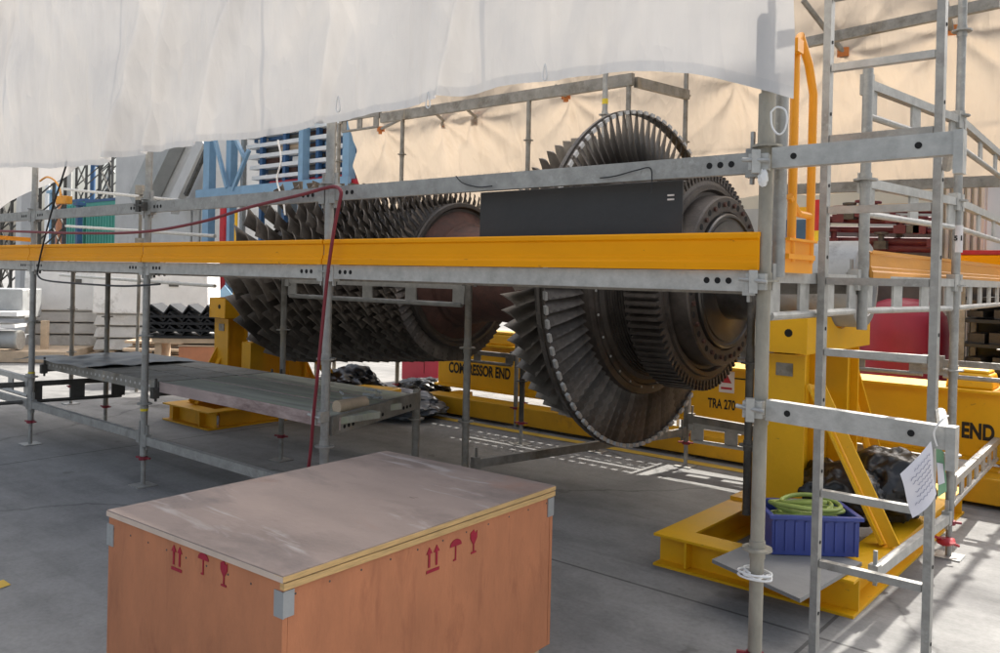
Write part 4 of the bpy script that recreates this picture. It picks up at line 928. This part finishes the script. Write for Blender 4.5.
q = MB(); q.box(B+ey*.4+Vector((0, 0, .1)), (2.0, 1.2, .18), ang)
for s_ in (-.8, .45): q.box(B+ex*s_+ey*.3+Vector((0, 0, .42)), (.1, .1, .5), ang)
q.build('skid', timber, mc)
q = MB(); q.box(B+ex*.9+ey*1.2+Vector((0, 0, .05)), (4.2, .9, .09), ang); tag(q.build('timber_mat', timber), 'pale timber mat on the sunlit floor at the far left', 'timber mat')
# dark lattice mast
def mast(px0, px1, ytop, Y, label):
    t = None; a = onY(px0, 200, Y).x; b = onY(px1, 200, Y).x; zt = onY(px0, ytop, Y).z; t = thing('lattice_mast', ((a+b)/2, Y, 0), label, 'lattice mast', 'dark lattice masts')
    for x in (a, b):
        for yy in (Y, Y+abs(b-a)):
            q = MB(); q.bar((x, yy, 0), (x, yy, zt), .09, .09); q.build('leg', galv_dk, t)
    q = MB(); z = 0.; s_ = abs(b-a)
    while z < zt-s_:
        for yy in (Y, Y+s_):
            q.bar((a, yy, z), (b, yy, z+s_), .05, .05); q.bar((b, yy, z), (a, yy, z+s_), .05, .05)
        for xx in (a, b): q.bar((xx, Y, z), (xx, Y+s_, z+s_), .05, .05)
        z += s_
    q.build('bracing', galv_dk, t)
mast(2, 12, 150, 12, 'dark crossed lattice mast at the far left edge'); mast(25, 36, 150, 12.5, 'dark crossed lattice mast just right of the left edge one'); mast(76, 86, 130, 18, 'dark crossed lattice mast behind the green containers, the left one'); mast(100, 112, 130, 18.5, 'dark crossed lattice mast behind the green containers, right one')
q = MB(); a = onY(22, 200, 11.5); q.box((a.x, 11.6, 2.5), (.45, .4, 5)); tag(q.build('concrete_post', conc), 'grey concrete post between the lattice masts at the left edge', 'post')
# green containers with blue posts
for i, (x0, x1, lbl) in enumerate(((64, 84, 'green shipping container, left of the pair, beyond the left scaffold post'), (86, 119, 'green shipping container, right of the pair, beside the grey wall'))):
    a = onY(x0, 225, 17); b = onY(x1, 225, 17); z = onY(x0, 203, 17).z
    t = thing('container', ((a.x+b.x)/2, 17.8, 0), lbl, 'container', 'green containers in the yard')
    q = MB(); q.box(((a.x+b.x)/2, 17.9, z/2), (b.x-a.x, 1.8, z))
    n = int((b.x-a.x)/.25)
    for j in range(n): q.box((a.x+.15+(b.x-a.x-.2)*j/max(1, n-1), 16.985, z/2), (.1, .03, z-.3))
    q.build('body', green_c, t)
    q = MB(); q.box(((a.x+b.x)/2, 17.9, z+.06), (b.x-a.x+.1, 1.9, .12)); q.build('top_rail', blue_dk, t)
for i, px in enumerate((52, 63, 79)):
    a = onY(px, 225, 16.2); z = onY(px, 190+6*i, 16.2).z; q = MB(); q.box((a.x, 16.2, z/2), (.22, .22, z)); q.box((a.x, 16.2, z-.1), (.4, .4, .12)); tag(q.build('blue_post', blue_dk if i else blue_st), ('blue steel post standing before the green containers, %s' % ('the leftmost', 'the middle one', 'the right one')[i]), 'post', 'blue posts by the containers')
q = MB(); a = onY(59, 210, 15.5); q.box((a.x, 15.5, 2.2), (.2, .2, 4.4)); tag(q.build('orange_post', orange_w), 'slim orange post beside the blue posts', 'post')
# flood lamp on post A
q = MB(); p = onY(64, 200, 3.35); q.box(p, (.14, .07, .075), .3); q.tube(smooth_path([onY(x, y, 3.35) for x, y in ((61, 197), (59, 187), (54, 180), (47, 177), (40, 181))]), .010, 8); tag(q.build('work_lamp', M('lamp_orange', (.60, .27, .03), .5), bevel=.008), 'small orange work lamp on a curved arm at the left post', 'lamp')
q = MB(); q.bar(onY(-20, 236, 3.2), onY(34, 240, 3.2), .02, .04); tag(q.build('yellow_bar', amber), 'thin yellow bar on the walkway at the left edge', 'bar')
# loose galvanised tube with couplers through the frame at left
lt_ = thing('scaffold_tube', tuple(onY(140, 195, 4.6)), 'light galvanised guard tubes beyond the far end of the walkway', 'scaffold tube')
for a, b in (((64, 189), (205, 203)), ((66, 226), (215, 236)), ((60, 275), (215, 286))):
    q = MB(); q.tube([onY(*a, 5.6), onY(*b, 5.0)], .02, 10); q.build('tube', galv_lt, lt_)
a = onY(141, 190, 5.2); b = onY(141, 242, 5.2); q = MB(); q.tube([a, Vector((a.x-.02, 5.2, 0))], .022, 10); q.box(a, (.1, .1, .12), .5); q.box(a.lerp(b, .2), (.12, .08, .09), .2); q.box(b, (.12, .1, .1), .8); q.build('upright', galv_old, lt_)
# grey wall and inclined duct
a = onY(112, 240, 15); b = onY(206, 240, 15)
bw = thing('concrete_building', ((a.x+b.x)/2, 17, 0), 'grey concrete building with a slanting duct beyond the walkway at left', 'building')
q = MB(); q.box(((a.x+b.x)/2, 16.6, 4.5), (b.x-a.x, 3, 9)); q.build('wall', conc, bw)
q = MB(); q.bar(onY(140, 205, 14.8), onY(176, 128, 14.8), 1.1, .5, upv=(0, 1, 0)); q.build('duct', duct_m, bw)
q = MB(); q.bar(onY(172, 210, 14.6), onY(205, 140, 14.6), .45, .3, upv=(0, 1, 0)); q.build('duct', conc, bw)
q = MB(); q.bar(onY(186, 195, 14.4), onY(207, 148, 14.4), .12, .12, upv=(0, 1, 0)); q.build('cable_tray', galv_dk, bw)
q = MB()
for px in (178, 186, 193): p = onY(px, 210, 14.4); q.box((p.x, 14.9, 2.6), (.07, .05, 2.2))
p0 = onY(176, 207, 14.4); p1 = onY(200, 209, 14.4); q.bar((p0.x, 14.88, p0.z), (p1.x, 14.88, p0.z), .05, .05); q.build('handrail', galv, bw)
# blue steel pipe rack with white trays
YR = 14.0
pr_ = thing('pipe_rack', tuple(Vector((onY(290, 200, YR).x, YR, 0))), 'tall blue steel pipe rack with white trays beyond the rotor at left', 'pipe rack')
for px, w in ((206, .34), (228, .26), (300, .2), (345, .26)):
    a = onY(px, 220, YR)
    q = MB(); q.box((a.x, YR, 4.5), (w, .06, 9)); q.box((a.x-w/2+.02, YR+.12, 4.5), (.04, .18, 9)); q.box((a.x+w/2-.02, YR+.12, 4.5), (.04, .18, 9)); q.build('column', blue_st, pr_)
zb1 = onY(250, 191, YR).z
xa, xb = onY(200, 200, YR).x, onY(352, 200, YR).x
for z, h in ((zb1, .30), (zb1+1.9, .2), (2.1, .2)):
    q = MB(); q.bar((xa, YR-.1, z), (xb, YR-.1, z), .12, h); q.build('beam', blue_st, pr_)
for a, b in (((214, 135), (227, 188)), ((249, 150), (233, 190)), ((231, 130), (246, 160))):
    q = MB(); q.bar(onY(*a, YR-.15), onY(*b, YR-.15), .1, .1, upv=(0, 1, 0)); q.build('brace', blue_st, pr_)
for j in range(5):
    z = onY(300, 172-11.5*j, YR).z; x0 = onY(246-2*j, 160, YR).x; 
    q = MB(); q.box(((x0+xb+2)/2, YR+1.0, z), (xb+2-x0, 1.6, .11)); q.build('tray', white_m, pr_)
    q = MB(); q.box(((x0+xb+2)/2, YR+1.1, z-.11), (xb+2-x0-.3, 1.3, .10)); q.build('tray_support', blue_dk, pr_)
    for k_ in range(6):
        q = MB(); xx = x0+.5+(xb+1-x0)*(k_+rnd.uniform(0, .7))/6; q.box((xx, YR+.7, z+.055+.1), (rnd.uniform(.3, 1.1), .6, rnd.uniform(.1, .2))); q.build('stored_part', rnd.choice([galv_dk, blue_st, white_c, rust, timber]), pr_)
for px in (243, 262, 285, 318, 338):
    a = onY(px, 200, YR+.3); q = MB(); q.box((a.x, YR+.3, 3.2), (.13, .13, 6.4)); q.build('rack_post', galv_lt if px < 250 else blue_dk, pr_)
q = MB(); z = onY(300, 186, YR).z; q.tube([(onY(262, 186, YR).x, YR+.1, z), (xb+1, YR+.1, z)], .09, 12); q.tube([(onY(262, 186, YR).x, YR+.3, z+.2), (xb+1, YR+.3, z+.2)], .07, 12); q.build('pipe', redp, pr_)
q = MB(); q.box((xa+ (xb-xa)/2+1, YR+2.6, 4.2), ((xb-xa)+1, .1, 8.4)); q.build('back_panel', M('rack_shadow_panel', (.10, .115, .125), .7, 0, .3, 1.2), pr_)  # dark sheet standing for the shade between the rack trays
a = onY(223, 225, 11.8); q = MB(); q.tube([(a.x, 11.8, 0), (a.x, 11.8, onY(223, 200, 11.8).z)], .085, 14); q.tube([(a.x, 11.8, 1.9), (a.x, 11.8, 1.96)], .12, 14); tag(q.build('red_standpipe', redp), 'upright red standpipe below the blue steel rack', 'standpipe')
a = onY(236, 225, 11.8); q = MB(); q.tube([(a.x, 11.8, 0), (a.x, 11.8, onY(236, 212, 11.8).z)], .04, 10); q.tube([(a.x-.3, 11.8, 2.2), (a.x+.3, 11.8, 2.2)], .03, 8); tag(q.build('yellow_post', ylw), 'thin yellow guard post right of the red standpipe', 'post')
q = MB(); p = onY(225, 296, 9.3); q.prism([(-.35, 0), (.35, 0), (0, .42)], (p.x, 9.3, p.z-.2), ex, (0, 0, 1), .05); q.box((p.x, 9.3, (p.z-.2)/2), (.06, .06, p.z-.2)); tag(q.build('blue_hood', blue_st), 'small blue pointed hood left of the rotor blades', 'hood')

for i, (px, top, mt_, lb_) in enumerate(((47, 176, white_m, 'slim white vent pipe far left of the green containers'), (55, 184, blue_st, 'slim blue vent pipe just left of the green containers'), (69, 172, galv_lt, 'slim grey vent pipe rising behind the left green container'), (92, 170, blue_dk, 'slim dark blue vent pipe above the right green container'), (107, 178, white_m, 'slim white vent pipe above the right end of the green containers'))):
    a = onY(px, 220, 19.5); z = onY(px, top, 19.5).z; q = MB(); q.tube([(a.x, 19.5, 0), (a.x, 19.5, z)], .13, 10); q.tube(smooth_path([(a.x, 19.5, z-.02), (a.x+.02, 19.5, z+.25), (a.x+.3, 19.5, z+.4), (a.x+.55, 19.5, z+.2)], 4), .12, 10); tag(q.build('vent_pipe', mt_), lb_, 'pipe', 'vent pipes in the yard')
yr = thing('pipe_run', tuple(onY(150, 250, 10.5)), 'low run of grey and white pipes along the foot of the concrete building', 'pipes')
for y0, r, mt_ in ((272, .09, galv_lt), (281, .07, white_m), (262, .05, galv_old), (290, .06, blue_st)):
    a = onY(40, y0, 11.0); b = onY(215, y0+6, 11.0); q = MB(); q.tube([(a.x, 11, b.z), (b.x, 11, b.z)], r, 10); q.build('pipe', mt_, yr)
for px in (60, 100, 140, 175, 205):
    a = onY(px, 280, 11.15); q = MB(); q.box((a.x, 11.2, .85), (.1, .1, 1.7)); q.box((a.x, 11.1, 1.0), (.3, .2, .06)); q.build('pipe_support', galv_old, yr)
q = MB()
pp = onZ(168, 362, .1)
for i in range(9): q.box((pp.x+rnd.uniform(-.1, .1), pp.y+rnd.uniform(-.1, .1), .04+.055*i), (1.1, .12+.3*(i % 2), .04), R(40+rnd.uniform(-8, 8)))
tag(q.build('timber_pile', timber), 'small pile of pale battens on the floor left of the orange box', 'timber pile')

# ------------------------------------------------------------------ right background
p = onY(900, 375, 10.0)
tk = thing('tank', (-2.54, 10.2, 0), 'rounded crimson tank behind the stand at right', 'tank')
q = MB(); q.lathe([(.14, .30), (.15, .42), (.25, .46), (1.05, .46), (1.25, .43), (1.38, .34), (1.44, .18), (1.455, .001)], (-2.54, 10.2, 0), 'Z', 40); q.build('shell', maroon, tk)
q = MB()
for a in (0, 2.1, 4.2): q.box((-2.54+.3*math.cos(a), 10.2+.3*math.sin(a), .07), (.1, .1, .14))
q.build('foot', galv_dk, tk)
cb = thing('cabin', (-1.0, 11.6, 0), 'pale grey ribbed cabin at the right beyond the lettered beam', 'cabin')
a = onY(936, 300, 11.0).x; b = onY(985, 300, 11.0).x
q = MB(); q.box(((a+b)/2, 11.5, 1.5), (b-a, 1.0, 3.0)); q.build('wall', pale_w, cb)
q = MB(); n = 7
for j in range(n): q.box((a+(b-a)*(j+.5)/n, 10.975, 1.45), ((b-a)/n*.5, .06, 2.8))
q.build('rib', pale_w, cb)
q = MB(); q.box(((a+b)/2, 11.5, 3.05), (b-a+.15, 1.15, .1)); q.build('roof', pale_w, cb)
shf = thing('shelf_rack', (.2, 9.8, 0), 'dark loaded shelf rack at the right edge', 'shelf rack')
a = onY(966, 330, 9.8).x
for z in (.75, 1.0, 1.25, 1.48):
    q = MB(); q.box((a+.75, 9.9, z), (1.6, .6, .035)); q.build('shelf', black_rack, shf)
    q = MB()
    for j in range(7): q.box((a+.12+.21*j, 9.85, z+.07), (.15, .35, rnd.uniform(.06, .13)), rnd.uniform(-.2, .2))
    q.build('stored_part', rot_dk, shf)
for x in (a+.0, a+1.5):
    q = MB(); q.box((x, 9.62, .8), (.05, .05, 1.6)); q.box((x, 10.2, .8), (.05, .05, 1.6)); q.build('post', galv_old, shf)
q = MB(); q.box((a+.75, 10.25, .8), (1.6, .04, 1.6)); q.build('back', black_rack, shf)
sp_ = onY(860, 225, 11.0)
pk = thing('pipe_skid', (sp_.x, 11.2, 0), 'crimson pipe and valve skid seen above the end toe board at right', 'pipe skid')
for (y0, r) in ((243, .05), (232, .04), (222, .05), (212, .035), (250, .05)):
    a = onY(815, y0-3, 11.0); b = onY(942, y0-1, 11.0); q = MB(); q.tube([a, b], r, 12); q.build('pipe', red_pipe, pk)
for i in range(12):
    px = 822+10*i+rnd.uniform(-3, 3); p = onY(px, rnd.uniform(212, 246), 10.85); q = MB(); q.tube([p, p+Vector((0, 0, .14))], .035, 10); q.lathe([(0, .08), (.02, .085), (.03, .08)], p+Vector((0, 0, .13)), 'Z', 14); q.box(p, (.14, .12, .1)); q.build('valve', red_pipe if i % 3 else galv_dk, pk)
for px in (826, 862, 900, 936):
    a = onY(px, 240, 11.1); q = MB(); q.box((a.x, 11.1, 1.2), (.08, .08, 2.4)); q.build('frame_post', galv_dk, pk)
q = MB(); q.box((onY(880, 240, 11.6).x, 11.6, 1.25), (2.6, .06, 2.2)); q.build('back_panel', M('skid_panel', (.16, .15, .15), .7, 0, .3, 2), pk)
a = onY(818, 240, 9.0); q = MB(); q.cur = 0; q.tube([(a.x, 9.0, 0), (a.x, 9.0, onY(818, 200, 9.).z)], .055, 14); q.cur = 1; q.tube([(a.x, 9.0, 2.0), (a.x, 9.0, 2.16)], .0565, 14); tag(q.build('red_standpipe', [redp, ylw_tape]), 'upright red standpipe with a yellow band beside the safety gate', 'standpipe')
q = MB(); a = onY(793, 218, 10.5); q.box((a.x, 10.7, 1.25), (.55, .5, 2.3)); q.cur = 1; q.box((a.x, 10.445, 1.7), (.4, .012, .8)); tag(q.build('blue_cabinet', [blue_dk, blue_st], bevel=.01), 'dark blue cabinet behind the safety gate', 'cabinet')
q = MB(); a = onY(850, 210, 12.0); q.box((a.x, 12.0, onY(850, 208, 12).z), (1.6, .06, .07)); q.box((a.x-.7, 12.0, 1.2), (.06, .05, 2.3)); q.box((a.x+.7, 12.0, 1.2), (.06, .05, 2.3)); tag(q.build('yellow_rail', ylw), 'yellow guard rail behind the crimson pipe skid', 'guard rail')
yb = onY(990, 255, 10.4); q = MB(); q.box((yb.x+.6, 10.6, yb.z-.12), (1.9, .3, .24)); q.cur = 1; q.box((yb.x+.6, 10.6, yb.z+.03), (1.92, .32, .05)); q.cur = 2; q.box((yb.x+.1, 10.6, (yb.z-.24)/2), (.08, .08, yb.z-.24)); q.box((yb.x+1.3, 10.6, (yb.z-.24)/2), (.08, .08, yb.z-.24)); tag(q.build('crane_beam', [amber, redp, galv_old], bevel=.004), 'amber beam with a red top edge at the right edge of the yard', 'beam')
wl = thing('warehouse', (-4, 17, 0), 'low cream warehouse closing the yard behind the tarpaulin', 'building')
q = MB(); q.box((-1, 19, 2.6), (17, 5, 5.2)); q.build('wall', cream_w, wl); q = MB(); q.box((-1, 19, 5.3), (17.3, 5.3, .2)); q.build('roof', pale_w, wl)
for x in (-7, -4, -1, 2, 5):
    q = MB(); q.box((x, 16.48, 1.9), (1.6, .05, 2.4)); q.build('door', duct_m, wl)
# distant yard buildings on the left horizon
for i, (x, y, w, d, h, lb_) in enumerate(((-48, 36, 16, 8, 7, 'pale distant shed at the left horizon, the widest one'), (-70, 48, 12, 8, 11, 'tall pale distant block on the left horizon'), (-40, 48, 12, 6, 6, 'low distant shed behind the blue pipe rack'))):
    t = thing('shed', (x, y, 0), lb_, 'building', 'distant yard buildings'); q = MB(); q.box((x, y, h/2), (w, d, h)); q.build('wall', pale_w, t); q = MB(); q.box((x, y, h+.15), (w+.4, d+.4, .3)); q.build('roof', duct_m, t)
    for j in range(4): q = MB(); q.box((x-w/2+w*(j+.5)/4, y-d/2-.03, h*.45), (w*.12, .08, h*.3)); q.build('window', galv_dk, t)

# ------------------------------------------------------------------ light
EL, AZ = R(45.5), R(0)          # sun stands over +Y, behind the cream sheet
sd = Vector((math.sin(AZ)*math.cos(EL), math.cos(AZ)*math.cos(EL), math.sin(EL)))
su = bpy.data.lights.new('sun', 'SUN'); su.energy = 4.3; su.angle = R(.55); su.color = (1, .955, .88)
so = bpy.data.objects.new('sun', su); col.objects.link(so); so.rotation_euler = (-sd).to_track_quat('-Z', 'Y').to_euler(); so.location = (0, 0, 30)
w = bpy.data.worlds.new('World'); scene.world = w; w.use_nodes = True
t = w.node_tree; bg = t.nodes['Background']; sk = t.nodes.new('ShaderNodeTexSky'); sk.sky_type = 'NISHITA'; sk.sun_disc = False
sk.sun_elevation = EL; sk.sun_rotation = AZ; sk.air_density = 1.2; sk.dust_density = 6.0; sk.ozone_density = 1.0
hs = t.nodes.new('ShaderNodeHueSaturation'); hs.inputs['Saturation'].default_value = .55; t.links.new(sk.outputs[0], hs.inputs['Color']); t.links.new(hs.outputs[0], bg.inputs[0]); bg.inputs[1].default_value = .15
vs = scene.view_settings; vs.view_transform = 'Standard'; vs.look = 'None'; vs.exposure = .85; vs.gamma = 1
